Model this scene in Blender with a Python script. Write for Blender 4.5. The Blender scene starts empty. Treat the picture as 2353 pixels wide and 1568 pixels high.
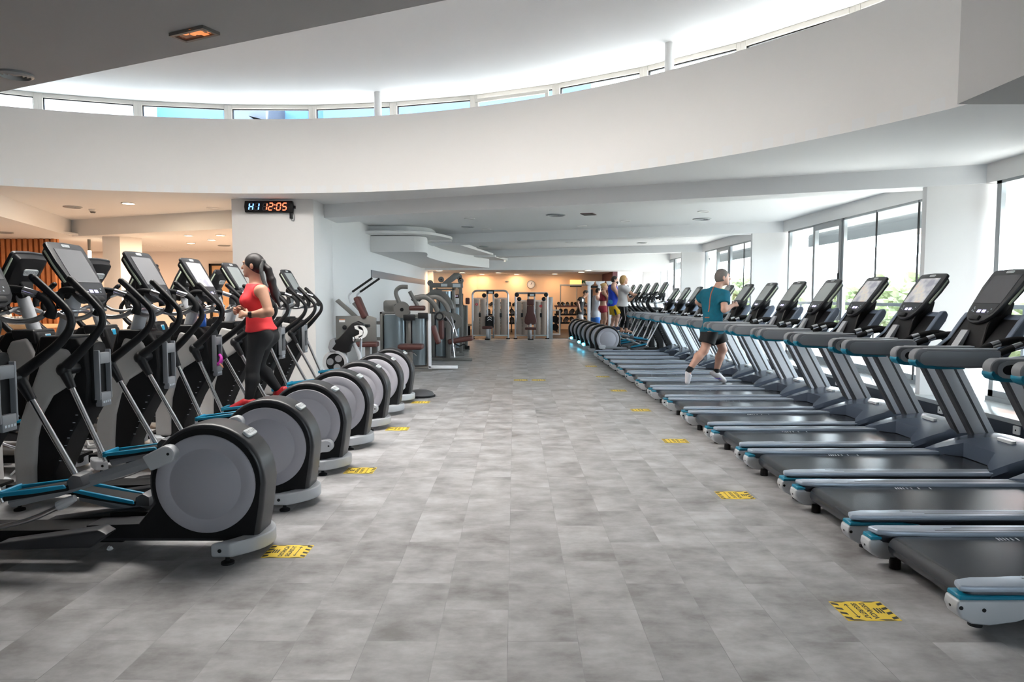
import bpy, bmesh, math, random
import numpy as np
from mathutils import Vector, Matrix
R = math.radians
SC = bpy.context.scene
COL = SC.collection
random.seed(7)

# ------------------------------------------------------------------ camera
cam = bpy.data.objects.new('camera', bpy.data.cameras.new('camera'))
COL.objects.link(cam)
cam.data.lens = 24.0
cam.data.sensor_width = 36.0
cam.data.clip_start = 0.05
cam.data.clip_end = 300
cam.location = (0, 0, 1.5)
cam.rotation_euler = (R(90 - 3.684), 0, R(0.2005))
SC.camera = cam

# ------------------------------------------------------------------ exposure
SC.view_settings.view_transform = 'Standard'
SC.view_settings.look = 'None'
SC.view_settings.gamma = 1
SC.view_settings.use_curve_mapping = False
SC.view_settings.exposure = 1.62

# ------------------------------------------------------------------ world: bright hazy daylight
wd = bpy.data.worlds.new('World'); SC.world = wd
wd.use_nodes = True
nt = wd.node_tree
bg = nt.nodes['Background']
geo = nt.nodes.new('ShaderNodeTexCoord')
sep = nt.nodes.new('ShaderNodeSeparateXYZ')
rmp = nt.nodes.new('ShaderNodeValToRGB')
rmp.color_ramp.elements[0].position = 0.42; rmp.color_ramp.elements[0].color = (.50, .56, .62, 1)
rmp.color_ramp.elements[1].position = 0.52; rmp.color_ramp.elements[1].color = (.80, .91, 1, 1)
mth = nt.nodes.new('ShaderNodeMath'); mth.operation = 'MULTIPLY_ADD'; mth.inputs[1].default_value = .5; mth.inputs[2].default_value = .5
nt.links.new(geo.outputs['Generated'], sep.inputs[0]); nt.links.new(sep.outputs[2], mth.inputs[0])
nt.links.new(mth.outputs[0], rmp.inputs[0]); nt.links.new(rmp.outputs[0], bg.inputs[0])
bg.inputs[1].default_value = 5.2

def light(name, kind, loc, energy, color, rot=(0, 0, 0), **kw):
    d = bpy.data.lights.new(name, kind); d.energy = energy; d.color = color
    for k, v in kw.items(): setattr(d, k, v)
    o = bpy.data.objects.new(name, d); COL.objects.link(o)
    o.location = loc; o.rotation_euler = rot
    return o
sun = light('sun', 'SUN', (20, -5, 20), 13.0, (1, .95, .88), angle=R(1.5))
sun.rotation_euler = Vector((-.60, -.25, -.76)).to_track_quat('-Z', 'Y').to_euler()

def portal(loc, rot, sx, sy):
    o = light('daylight_portal', 'AREA', loc, 1, (1, 1, 1), rot, shape='RECTANGLE', size=sx, size_y=sy)
    o.data.cycles.is_portal = True
    return o

# pixel of the 2353x1568 frame -> point on a plane of the room
_th = R(3.684); _yw = R(.2005)
_F = Vector((-math.sin(_yw)*math.cos(_th), math.cos(_yw)*math.cos(_th), -math.sin(_th)))
_R = Vector((math.cos(_yw), math.sin(_yw), 0)); _U = _R.cross(_F)
def at(px, py, Y):
    d = _F + _R*((px-1176.5)/1568.667) - _U*((py-784)/1568.667)
    return Vector((0, 0, 1.5)) + d*(Y/d.y)
def atz(px, py, z):
    d = _F + _R*((px-1176.5)/1568.667) - _U*((py-784)/1568.667)
    return Vector((0, 0, 1.5)) + d*((z-1.5)/d.z)

# ------------------------------------------------------------------ materials
M = {}
def mat(name, col, rough=.5, metal=0., spec=.5, var=0., vs=6., emit=None, es=0., bump=0., bs=40., alpha=None, coat=0.):
    m = bpy.data.materials.new(name); m.use_nodes = True
    n = m.node_tree; b = n.nodes['Principled BSDF']
    b.inputs['Base Color'].default_value = (*col, 1); b.inputs['Roughness'].default_value = rough
    b.inputs['Metallic'].default_value = metal; b.inputs['Specular IOR Level'].default_value = spec
    if coat: b.inputs['Coat Weight'].default_value = coat
    tc = n.nodes.new('ShaderNodeTexCoord')
    if var:
        no = n.nodes.new('ShaderNodeTexNoise'); no.inputs['Scale'].default_value = vs; no.inputs['Detail'].default_value = 4
        n.links.new(tc.outputs['Object'], no.inputs['Vector'])
        mx = n.nodes.new('ShaderNodeMix'); mx.data_type = 'RGBA'
        mx.inputs[6].default_value = (*[c*(1-var) for c in col], 1); mx.inputs[7].default_value = (*[min(1, c*(1+var)) for c in col], 1)
        n.links.new(no.outputs[0], mx.inputs[0]); n.links.new(mx.outputs[2], b.inputs['Base Color'])
        rr = n.nodes.new('ShaderNodeMapRange'); rr.inputs[3].default_value = max(0, rough-.08); rr.inputs[4].default_value = min(1, rough+.08)
        n.links.new(no.outputs[0], rr.inputs[0]); n.links.new(rr.outputs[0], b.inputs['Roughness'])
    if bump:
        n2 = n.nodes.new('ShaderNodeTexNoise'); n2.inputs['Scale'].default_value = bs
        n.links.new(tc.outputs['Object'], n2.inputs['Vector'])
        bp = n.nodes.new('ShaderNodeBump'); bp.inputs['Strength'].default_value = bump; bp.inputs['Distance'].default_value = .01
        n.links.new(n2.outputs[0], bp.inputs['Height']); n.links.new(bp.outputs[0], b.inputs['Normal'])
    if emit:
        b.inputs['Emission Color'].default_value = (*emit, 1); b.inputs['Emission Strength'].default_value = es
    M[name] = m
    return m

mat('plaster', (.81, .80, .79), .75, bump=.03, bs=90)
mat('plaster_peach', (.82, .60, .42), .8)
mat('plaster_ceiling', (.80, .81, .82), .8)
mat('plaster_shaded', (.44, .44, .44), .8)  # white plaster with the soffit's shade put into its colour
mat('frame_metal', (.36, .38, .39), .4, .6)
mat('frame_white', (.62, .59, .55), .45)
mat('ledge_gloss', (.42, .44, .45), .12)
mat('navy_panel', (.012, .018, .032), .45)
mat('wood_slat', (.50, .19, .065), .45, var=.3, vs=9)
mat('wood_light', (.62, .40, .22), .5, var=.2)
mat('dark_floor', (.030, .018, .014), .5, var=.3, vs=3)
mat('purple_wall', (.15, .06, .07), .7)
mat('black_plastic', (.009, .009, .0105), .42, spec=.35)
mat('black_matte', (.007, .007, .008), .6, spec=.25)
mat('black_rubber', (.012, .012, .013), .75, spec=.3)
mat('dark_grey', (.030, .031, .035), .36)
mat('charcoal', (.09, .092, .10), .4)
mat('mid_grey', (.23, .24, .26), .42)
mat('disc_grey', (.40, .395, .44), .5)
mat('silver_plastic', (.50, .52, .55), .35, .15)
mat('shell_grey', (.46, .45, .44), .42, .1)
mat('chrome', (.78, .79, .82), .16, 1.)
mat('steel', (.52, .53, .55), .28, 1.)
mat('alu', (.84, .88, .93), .38, .1)
mat('rail_alu', (.40, .46, .55), .34, .3)
mat('hood_blue', (.085, .11, .155), .22, .15)
mat('tray_blue', (.16, .20, .27), .38, .1)
mat('arm_grey', (.33, .35, .38), .4)
mat('accent_blue', (.0, .19, .31), .4)
mat('accent_cyan', (.004, .23, .40), .4)
mat('pale_green', (.50, .56, .44), .4)
mat('badge', (.62, .66, .68), .3)
mat('letter_grey', (.20, .21, .22), .4)
mat('white', (.82, .82, .82), .5)
mat('white_print', (.55, .6, .66), .5)
mat('screen_grey', (.20, .20, .21), .25, emit=(.5, .5, .52), es=.0)
mat('screen_light', (.24, .26, .26), .22, emit=(.55, .57, .57), es=.05)
mat('screen_dark', (.10, .10, .11), .2, emit=(.5, .5, .55), es=0)
mat('panel_dark', (.03, .032, .038), .3)
mat('lcd', (.3, .28, .5), .3, emit=(.55, .5, .95), es=.9)
mat('maroon', (.095, .030, .025), .42, var=.15)
mat('frame_taupe', (.20, .195, .185), .4, .45)
mat('shroud', (.24, .29, .32), .18, .3)
mat('acrylic_warm', (.40, .32, .27), .3, .1)
mat('yellow', (.86, .62, .06), .5)
mat('ink', (.03, .03, .025), .5)
mat('glow_warm', (1, .8, .55), .5, emit=(1, .82, .58), es=9)
mat('glow_orange', (1, .5, .2), .5, emit=(1, .50, .16), es=.55)
mat('heater_glass', (.10, .05, .035), .25, emit=(.9, .25, .08), es=.02)
mat('heater_glow', (.6, .2, .08), .4, emit=(1, .30, .09), es=.30)
mat('led_red', (.9, .1, .05), .4, emit=(1, .16, .07), es=1.0)
mat('led_blue', (.2, .4, .9), .4, emit=(.16, .42, 1), es=1.1)
mat('led_off', (.20, .17, .18), .5)
mat('led_cyan', (.1, .6, .9), .4, emit=(.1, .72, 1), es=6)
mat('red_mark', (.6, .03, .04), .5)
mat('green_sign', (.03, .16, .07), .5)
mat('bottle_blue', (.02, .10, .42), .12)
mat('magenta', (.6, .03, .45), .5)
mat('copper', (.6, .25, .15), .4)
mat('leaf', (.13, .16, .08), .9, var=.5, vs=2.5)
mat('ext_floor', (.50, .495, .48), .8)
mat('ledge_grey', (.26, .25, .24), .8)
mat('rail_out', (.06, .075, .09), .5)
mat('trunk', (.12, .08, .05), .9)
mat('ground_out', (.20, .19, .16), .9, var=.2, vs=.3)
mat('ext_blue', (.035, .10, .24), .8)
mat('ext_white', (.40, .42, .44), .8)
mat('ext_grey', (.04, .05, .07), .8)
mat('ext_pink', (.75, .50, .47), .8)

# glass: mostly clear, faint reflections
g = bpy.data.materials.new('glass'); g.use_nodes = True; n = g.node_tree
n.nodes.remove(n.nodes['Principled BSDF']); o_ = n.nodes['Material Output']
tr = n.nodes.new('ShaderNodeBsdfTransparent'); tr.inputs[0].default_value = (.95, .98, .97, 1)
gl = n.nodes.new('ShaderNodeBsdfGlossy'); gl.inputs['Roughness'].default_value = .02
lw = n.nodes.new('ShaderNodeLayerWeight'); lw.inputs[0].default_value = .5
pw = n.nodes.new('ShaderNodeMath'); pw.operation = 'POWER'; pw.inputs[1].default_value = 5
fr = n.nodes.new('ShaderNodeMath'); fr.operation = 'MULTIPLY_ADD'; fr.inputs[1].default_value = .6; fr.inputs[2].default_value = .04
n.links.new(lw.outputs['Facing'], pw.inputs[0]); n.links.new(pw.outputs[0], fr.inputs[0])
mx = n.nodes.new('ShaderNodeMixShader')
n.links.new(fr.outputs[0], mx.inputs[0]); n.links.new(tr.outputs[0], mx.inputs[1]); n.links.new(gl.outputs[0], mx.inputs[2]); n.links.new(mx.outputs[0], o_.inputs[0])
M['glass'] = g
g = bpy.data.materials.new('added_rooflight_glass'); g.use_nodes = True; n = g.node_tree
n.nodes.remove(n.nodes['Principled BSDF']); o_ = n.nodes['Material Output']
tl = n.nodes.new('ShaderNodeBsdfTranslucent'); tl.inputs[0].default_value = (.88, .80, .735, 1)  # tint of the added rooflight, warms the daylight on the fascia
n.links.new(tl.outputs[0], o_.inputs[0]); M['added_rooflight_glass'] = g

# floor: staggered 0.307 x 0.605 m vinyl stone tiles running away from the camera
f = bpy.data.materials.new('vinyl_tile'); f.use_nodes = True; n = f.node_tree; b = n.nodes['Principled BSDF']; L = n.links.new
tc = n.nodes.new('ShaderNodeTexCoord')
mp = n.nodes.new('ShaderNodeMapping'); mp.inputs['Rotation'].default_value = (0, 0, R(90)); mp.inputs['Location'].default_value = (-.44, .029, 0)
mp.vector_type = 'POINT'
L(tc.outputs['Object'], mp.inputs[0])
br = n.nodes.new('ShaderNodeTexBrick')
br.offset = .5; br.offset_frequency = 2
for k, v in (('Scale', 1), ('Mortar Size', .0016), ('Mortar Smooth', .3), ('Bias', 0), ('Brick Width', .605), ('Row Height', .3075)): br.inputs[k].default_value = v
br.inputs['Color1'].default_value = (.66, .66, .66, 1); br.inputs['Color2'].default_value = (1, 1, 1, 1); br.inputs['Mortar'].default_value = (.40, .40, .40, 1)
L(mp.outputs[0], br.inputs[0])
def noise(scale, sc, detail=5, rough=.55, off=None):
    m2 = n.nodes.new('ShaderNodeMapping'); m2.inputs['Scale'].default_value = sc
    L(tc.outputs['Object'], m2.inputs[0])
    src = m2.outputs[0]
    if off:
        ad = n.nodes.new('ShaderNodeVectorMath'); ad.operation = 'MULTIPLY_ADD'; ad.inputs[1].default_value = (7, 7, 7)
        L(br.outputs['Color'], ad.inputs[0]); L(src, ad.inputs[2]); src = ad.outputs[0]
    q = n.nodes.new('ShaderNodeTexNoise'); q.inputs['Scale'].default_value = scale; q.inputs['Detail'].default_value = detail; q.inputs['Roughness'].default_value = rough
    L(src, q.inputs['Vector']); return q.outputs[0]
cl = noise(2.9, (1.0, 1.15, 1), 6, .6, True)
st = noise(8, (.8, 1.9, 1), 6, .65)
r1 = n.nodes.new('ShaderNodeValToRGB')
for e, p, c in zip(r1.color_ramp.elements, (.30, .70), ((.215, .206, .203, 1), (.54, .54, .55, 1))): e.position = p; e.color = c
ad = n.nodes.new('ShaderNodeMath'); ad.operation = 'MULTIPLY_ADD'; ad.inputs[1].default_value = .35
sb = n.nodes.new('ShaderNodeMath'); sb.operation = 'SUBTRACT'; sb.inputs[1].default_value = .175
L(st, ad.inputs[0]); L(cl, ad.inputs[2]); L(ad.outputs[0], sb.inputs[0]); L(sb.outputs[0], r1.inputs[0])
mu = n.nodes.new('ShaderNodeMix'); mu.data_type = 'RGBA'; mu.blend_type = 'MULTIPLY'; mu.inputs[0].default_value = .38
L(r1.outputs[0], mu.inputs[6]); L(br.outputs['Color'], mu.inputs[7])
L(mu.outputs[2], b.inputs['Base Color'])
rr = n.nodes.new('ShaderNodeMapRange'); rr.inputs[3].default_value = .30; rr.inputs[4].default_value = .46; L(st, rr.inputs[0]); L(rr.outputs[0], b.inputs['Roughness'])
bp = n.nodes.new('ShaderNodeBump'); bp.inputs['Strength'].default_value = .25; bp.inputs['Distance'].default_value = .002
iv = n.nodes.new('ShaderNodeMath'); iv.operation = 'SUBTRACT'; iv.inputs[0].default_value = 1; L(br.outputs['Fac'], iv.inputs[1]); L(iv.outputs[0], bp.inputs['Height']); L(bp.outputs[0], b.inputs['Normal'])
M['vinyl_tile'] = f

mat('belt', (.028, .032, .039), .27)

# screen showing a picture
f = bpy.data.materials.new('screen_picture'); f.use_nodes = True; n = f.node_tree; b = n.nodes['Principled BSDF']; L = n.links.new
tc = n.nodes.new('ShaderNodeTexCoord'); cl = noise(7, (1, 1, 1), 3)
r1 = n.nodes.new('ShaderNodeValToRGB'); cr = r1.color_ramp
cr.elements[0].position = .35; cr.elements[0].color = (.30, .31, .36, 1); cr.elements[1].position = .75; cr.elements[1].color = (.62, .36, .36, 1)
e = cr.elements.new(.5); e.color = (.50, .50, .53, 1); e = cr.elements.new(.6); e.color = (.60, .58, .52, 1)
L(cl, r1.inputs[0]); L(r1.outputs[0], b.inputs['Base Color']); L(r1.outputs[0], b.inputs['Emission Color']); b.inputs['Emission Strength'].default_value = .12; b.inputs['Roughness'].default_value = .25
M['screen_picture'] = f

# ------------------------------------------------------------------ mesh builder
AX = {'x': Matrix(((0, 0, 1), (1, 0, 0), (0, 1, 0))), 'y': Matrix(((1, 0, 0), (0, 0, 1), (0, 1, 0))), 'z': Matrix.Identity(3)}
def rot(ax, deg): return Matrix.Rotation(R(deg), 4, ax)
def T(x, y=0, z=0): return Matrix.Translation((x, y, z))
def rrect(w, h, r, n=4):
    out = []
    for cx, cy, a0 in ((w/2-r, h/2-r, 0), (-w/2+r, h/2-r, 90), (-w/2+r, -h/2+r, 180), (w/2-r, -h/2+r, 270)):
        for i in range(n+1):
            a = R(a0 + 90*i/n); out.append((cx+r*math.cos(a), cy+r*math.sin(a)))
    return out
def arc(cx, cy, r, a0, a1, n=10):
    return [(cx+r*math.cos(R(a0+(a1-a0)*i/n)), cy+r*math.sin(R(a0+(a1-a0)*i/n))) for i in range(n+1)]
def smooth_path(pts, n=6):
    P = [Vector(p) for p in pts]; out = []
    for i in range(len(P)-1):
        p0, p1, p2, p3 = P[max(i-1, 0)], P[i], P[i+1], P[min(i+2, len(P)-1)]
        for j in range(n):
            t = j/n
            out.append(.5*((2*p1)+(p2-p0)*t+(2*p0-5*p1+4*p2-p3)*t*t+(3*p1-p0-3*p2+p3)*t**3))
    out.append(P[-1]); return out
class MB:
    def __init__(s, *mats): s.bm = bmesh.new(); s.mats = list(mats); s.mi = 0; s.X = Matrix.Identity(4)
    def use(s, i): s.mi = i; return s
    def _fin(s, vs, fs, bev=0, seg=2, ang=30):
        for q in fs: q.material_index = s.mi
        if bev:
            bmesh.ops.recalc_face_normals(s.bm, faces=fs)
            for q in fs: q.normal_update()
            es = {e for q in fs for e in q.edges if len(e.link_faces) == 2 and e.calc_face_angle(0) > R(ang)}
            r = bmesh.ops.bevel(s.bm, geom=list(es), offset=bev, segments=seg, profile=.6, affect='EDGES', clamp_overlap=True)
            for q in r['faces']: q.material_index = s.mi
        return s
    def mesh(s, verts, faces, bev=0, seg=2, ang=30):
        vs = [s.bm.verts.new(s.X @ Vector(v)) for v in verts]; fs = []
        for q in faces:
            try: fs.append(s.bm.faces.new([vs[i] for i in q]))
            except ValueError: pass
        return s._fin(vs, fs, bev, seg, ang)
    def box(s, x0, x1, y0, y1, z0, z1, bev=0, seg=2, m=None):
        v = [Vector((x, y, z)) for x in (x0, x1) for y in (y0, y1) for z in (z0, z1)]
        if m is not None: v = [m @ q for q in v]
        return s.mesh(v, [(0, 1, 3, 2), (4, 6, 7, 5), (0, 4, 5, 1), (2, 3, 7, 6), (0, 2, 6, 4), (1, 5, 7, 3)], bev, seg)
    def prism(s, poly, axis, a, b, bev=0, seg=2, m=None):
        # poly in (x,y) for axis z, (x,z) for axis y, (y,z) for axis x
        def p3(p, t):
            q = {'z': (p[0], p[1], t), 'y': (p[0], t, p[1]), 'x': (t, p[0], p[1])}[axis]
            return m @ Vector(q) if m is not None else Vector(q)
        k = len(poly); v = [p3(p, a) for p in poly]+[p3(p, b) for p in poly]
        fs = [tuple(range(k))[::-1], tuple(range(k, 2*k))]+[(i, (i+1) % k, k+(i+1) % k, k+i) for i in range(k)]
        s.mesh(v, fs, bev, seg); return s
    def tube(s, pts, r, n=10, cap=True, sm=0, sq=None):
        P = smooth_path(pts, sm) if sm else [Vector(p) for p in pts]
        k = len(P)
        if not isinstance(r, (list, tuple)): rs = [r]*k
        else: rs = [np.interp(i/(k-1), np.linspace(0, 1, len(r)), r) for i in range(k)]
        t0 = (P[1]-P[0]).normalized(); u = t0.orthogonal().normalized() if abs(t0.y) > .9 else Vector((0, 1, 0))
        V = []; F = []
        for i in range(k):
            t = (P[min(i+1, k-1)]-P[max(i-1, 0)]).normalized()
            u = (u-t*u.dot(t)).normalized(); w = t.cross(u)
            for j in range(n):
                a = 2*math.pi*j/n
                c, d = (math.cos(a), math.sin(a)) if not sq else (math.cos(a)*sq[0], math.sin(a)*sq[1])
                V.append(P[i]+(u*c+w*d)*rs[i])
        for i in range(k-1):
            for j in range(n): F.append((i*n+j, i*n+(j+1) % n, (i+1)*n+(j+1) % n, (i+1)*n+j))
        if cap: F += [tuple(range(n))[::-1], tuple(range((k-1)*n, k*n))]
        return s.mesh(V, F)
    def lathe(s, prof, axis='z', c=(0, 0, 0), n=32, m=None):
        V = []; F = []; k = len(prof)
        for r, h in prof:
            for j in range(n):
                a = 2*math.pi*j/n; p = Vector((r*math.cos(a), r*math.sin(a), h))
                if axis == 'y': p = Vector((p.x, p.z, p.y))
                elif axis == 'x': p = Vector((p.z, p.x, p.y))
                p = p+Vector(c); V.append(m @ p if m is not None else p)
        for i in range(k-1):
            for j in range(n): F.append((i*n+j, i*n+(j+1) % n, (i+1)*n+(j+1) % n, (i+1)*n+j))
        flat = abs(prof[0][1]-prof[-1][1]) < 1e-6 and min(prof[0][0], prof[-1][0]) < 1e-6
        if k > 2 and abs(prof[0][0]-prof[-1][0]) < 1e-6 and prof[0][0] > 1e-6:
            for j in range(n): F.append(((k-1)*n+j, (k-1)*n+(j+1) % n, (j+1) % n, j))
            return s.mesh(V, F)
        if prof[0][0] > 1e-6 and not flat: F.append(tuple(range(n))[::-1])
        if prof[-1][0] > 1e-6 and not flat: F.append(tuple(range((k-1)*n, k*n)))
        return s.mesh(V, F)
    def cyl(s, c, r, h, axis='z', n=20, m=None): return s.lathe([(r, -h/2), (r, h/2)], axis, c, n, m)
    def ball(s, c, r, n=16, sc=(1, 1, 1)):
        V = []; F = []; k = n//2
        for i in range(k+1):
            for j in range(n):
                a = math.pi*i/k; q = 2*math.pi*j/n
                V.append((c[0]+r*sc[0]*math.sin(a)*math.cos(q), c[1]+r*sc[1]*math.sin(a)*math.sin(q), c[2]+r*sc[2]*math.cos(a)))
        for i in range(k):
            for j in range(n): F.append((i*n+j, (i+1)*n+j, (i+1)*n+(j+1) % n, i*n+(j+1) % n))
        return s.mesh(V, F)
    def loft(s, rings, cap=True, closed=True):
        n = len(rings[0]); V = [p for q in rings for p in q]; F = []
        for i in range(len(rings)-1):
            for j in range(n if closed else n-1): F.append((i*n+j, i*n+(j+1) % n, (i+1)*n+(j+1) % n, (i+1)*n+j))
        if cap: F += [tuple(range(n))[::-1], tuple(range((len(rings)-1)*n, len(rings)*n))]
        return s.mesh(V, F)
    def text(s, body, size, m, align='CENTER', sx=1., bold=0.):
        c = bpy.data.curves.new('t', 'FONT'); c.body = body; c.size = size; c.align_x = align; c.align_y = 'CENTER'; c.resolution_u = 3; c.offset = bold
        o = bpy.data.objects.new('t', c); COL.objects.link(o)
        dg = bpy.context.evaluated_depsgraph_get(); me = bpy.data.meshes.new_from_object(o.evaluated_get(dg))
        s.mesh([m @ Vector((v.co.x*sx, v.co.y, 0)) for v in me.vertices], [tuple(p.vertices) for p in me.polygons])
        bpy.data.objects.remove(o); bpy.data.curves.remove(c); bpy.data.meshes.remove(me)
        return s
    def build(s, name, parent=None, smooth=35, loc=None):
        bmesh.ops.remove_doubles(s.bm, verts=s.bm.verts, dist=1e-5)
        bmesh.ops.recalc_face_normals(s.bm, faces=s.bm.faces)
        me = bpy.data.meshes.new(name); s.bm.to_mesh(me); s.bm.free()
        for q in s.mats: me.materials.append(M[q])
        if smooth:
            me.shade_smooth(); me.set_sharp_from_angle(angle=R(smooth))
        o = bpy.data.objects.new(name, me); COL.objects.link(o)
        if parent: o.parent = parent
        if loc: o.location = loc
        return o
def tag(o, label, cat, group=None):
    o['label'] = label; o['category'] = cat
    if group: o['group'] = group
    return o
def thing(name, label, cat, loc=(0, 0, 0), rz=0, group=None):
    o = bpy.data.objects.new(name, None); COL.objects.link(o); o.empty_display_size = .1
    o.location = loc; o.rotation_euler = (0, 0, R(rz))
    return tag(o, label, cat, group)
def struct(o): o['kind'] = 'structure'; return o
KIDS = {}
def dup(src, label, loc, rz=None, group=None):
    if not KIDS:
        for o in COL.objects:
            if o.parent: KIDS.setdefault(o.parent.name, []).append(o)
    def cp(o, par):
        c = o.copy(); COL.objects.link(c)
        if par: c.parent = par
        for ch in [x for x in src_children(o)]: cp(ch, c)
        return c
    r = cp(src, None); r['label'] = label; r.location = loc
    if rz is not None: r.rotation_euler = (0, 0, R(rz))
    if group: r['group'] = group
    return r
def src_children(o): return KIDS.get(o.name, [])

# ================================================================== ROOM
CC = (-4.10, 2.40); CR = 8.94          # centre and radius of the round light well
def cp_(a, r=CR): return (CC[0]+r*math.cos(R(a)), CC[1]+r*math.sin(R(a)))
ZC, ZB, ZU, ZF = 3.2, 2.956, 4.9, 4.4   # ceiling, beam underside, upper ceiling, top of round fascia
XW, XP = 6.1, 5.45                      # window plane, pier inner edge
SK = -.396                              # beams run askew: dY per dX
A0, A1 = 18.8, 136.0

o = MB('vinyl_tile').box(-16, XP-.1, -5, 24.75, -.2, 0); struct(o.build('floor'))
o = MB('dark_floor').box(-16, XW+.1, 24.75, 37, -.2, 0.0); struct(o.build('floor_back_room'))
# ceiling sheet around the light well
poly = [cp_(a) for a in np.linspace(A0, A1, 70)]
poly = [(XW+.2, 5.28)]+poly+[(-16, poly[-1][1]), (-16, 28.5), (XW+.2, 28.5)]
m = MB('plaster_ceiling')
vs = [m.bm.verts.new((x, y, ZC)) for x, y in poly]; fc = m.bm.faces.new(vs)
bmesh.ops.triangulate(m.bm, faces=[fc])
ret = bmesh.ops.extrude_face_region(m.bm, geom=list(m.bm.faces))
for v in ret['geom']:
    if isinstance(v, bmesh.types.BMVert): v.co.z += .12
struct(m.build('ceiling', smooth=0))
# near slab over the camera and right bulkhead, shade put into their plaster colour
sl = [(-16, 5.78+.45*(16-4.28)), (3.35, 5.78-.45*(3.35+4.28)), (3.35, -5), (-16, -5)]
struct(MB('plaster_shaded').prism(sl, 'z', ZC, ZU, 0).build('ceiling_near'))
struct(MB('plaster_shaded').box(3.35, XW+.2, -5, 5.28, ZB, ZU).build('ceiling_right'))
# round fascia, ledge behind it, upper ceiling
m = MB('plaster'); ang = np.linspace(-8, 150, 96)
m.loft([[(*cp_(a, CR), ZC), (*cp_(a, CR), ZF), (*cp_(a, CR+.15), ZF), (*cp_(a, CR+.15), ZC+.02)] for a in ang]); struct(m.build('wall_round_fascia'))
m = MB('ledge_grey'); m.loft([[(*cp_(a, CR+.1), 4.22), (*cp_(a, CR+.1), 4.34), (*cp_(a, 10.6), 4.34), (*cp_(a, 10.6), 4.22)] for a in ang]); struct(m.build('wall_round_ledge'))
m = MB('plaster'); m.loft([[(*cp_(a, 10.45), ZC+.1), (*cp_(a, 10.45), 4.36), (*cp_(a, 10.6), 4.36), (*cp_(a, 10.6), ZC+.1)] for a in ang]); struct(m.build('wall_round_outer'))
SKX0, SKX1, SKY0, SKY1 = -5.4, -0.2, 5.6, 7.7          # added rooflight, out of view, to brighten the fascia and floor
m = MB('plaster_ceiling')
ou = [m.bm.verts.new((*cp_(a, 10.09), ZU)) for a in np.linspace(0, 360, 120)[:-1]]
inn = [m.bm.verts.new((x, y, ZU)) for x, y in ((SKX0, SKY0), (SKX1, SKY0), (SKX1, SKY1), (SKX0, SKY1))]
es = [m.bm.edges.new((v[i], v[(i+1) % len(v)])) for v in (ou, inn) for i in range(len(v))]
bmesh.ops.triangle_fill(m.bm, use_beauty=True, use_dissolve=False, edges=es)
ret = bmesh.ops.extrude_face_region(m.bm, geom=list(m.bm.faces))
for v in ret['geom']:
    if isinstance(v, bmesh.types.BMVert): v.co.z += .2
struct(m.build('ceiling_upper', smooth=0))
f = MB('frame_white')
for x in np.linspace(SKX0, SKX1, 7): f.box(x-.03, x+.03, SKY0, SKY1, ZU+.08, ZU+.2)
f.box(SKX0, SKX1, SKY0-.03, SKY0+.03, ZU+.08, ZU+.2).box(SKX0, SKX1, SKY1-.03, SKY1+.03, ZU+.08, ZU+.2)
w = struct(f.build('window_30'))
MB('added_rooflight_glass').mesh([(SKX0, SKY0, ZU+.15), (SKX1, SKY0, ZU+.15), (SKX1, SKY1, ZU+.15), (SKX0, SKY1, ZU+.15)], [(0, 1, 2, 3)]).build('pane', w)
# clerestory windows: flat panes between mullions
wa = [A for A in np.arange(-7.0, 150, 8.55)]
for i in range(len(wa)-1):
    a, b = wa[i], wa[i+1]; p, q = Vector((*cp_(a, 10.0), 0)), Vector((*cp_(b, 10.0), 0))
    d = (q-p).normalized(); L_ = (q-p).length; nrm = Vector((-d.y, d.x, 0)); mtx = Matrix.Translation(p) @ Matrix(((d.x, nrm.x, 0, 0), (d.y, nrm.y, 0, 0), (0, 0, 1, 0), (0, 0, 0, 1)))
    f = MB('frame_white', 'black_matte')
    z0, z1 = 4.33, ZU
    f.box(0, .07, -.05, .05, z0, z1, .006, 1, mtx).box(L_-.07, L_, -.05, .05, z0, z1, .006, 1, mtx)
    f.box(.07, L_-.07, -.05, .05, z1-.07, z1, .006, 1, mtx).box(.07, L_-.07, -.05, .05, z0, z0+.06, .006, 1, mtx)
    if 77 < a+8 < 79 or 69.5 < a < 79 and False:
        pass
    f.use(1).box(.07, L_-.07, -.02, .02, z1-.085, z1-.07, 0, 1, mtx).box(.07, .082, -.02, .02, z0+.06, z1-.07, 0, 1, mtx).box(L_-.082, L_-.07, -.02, .02, z0+.06, z1-.07, 0, 1, mtx)
    w = struct(f.build('window_%d' % (i+1)))
    g_ = MB('glass'); g_.mesh([mtx @ Vector(v) for v in ((.07, 0, z0+.06), (L_-.07, 0, z0+.06), (L_-.07, 0, z1-.07), (.07, 0, z1-.07))], [(0, 1, 2, 3)]); g_.build('pane', w)
    c = (p+q)/2
    portal((c.x, c.y, 4.62) + Vector((0, 0, 0)) if False else (c.x+.06*math.cos(R((a+b)/2)), c.y+.06*math.sin(R((a+b)/2)), 4.62), Vector((-math.cos(R((a+b)/2)), -math.sin(R((a+b)/2)), 0)).to_track_quat('-Z', 'Z').to_euler(), L_, .5)
NW = len(wa)-1
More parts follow.
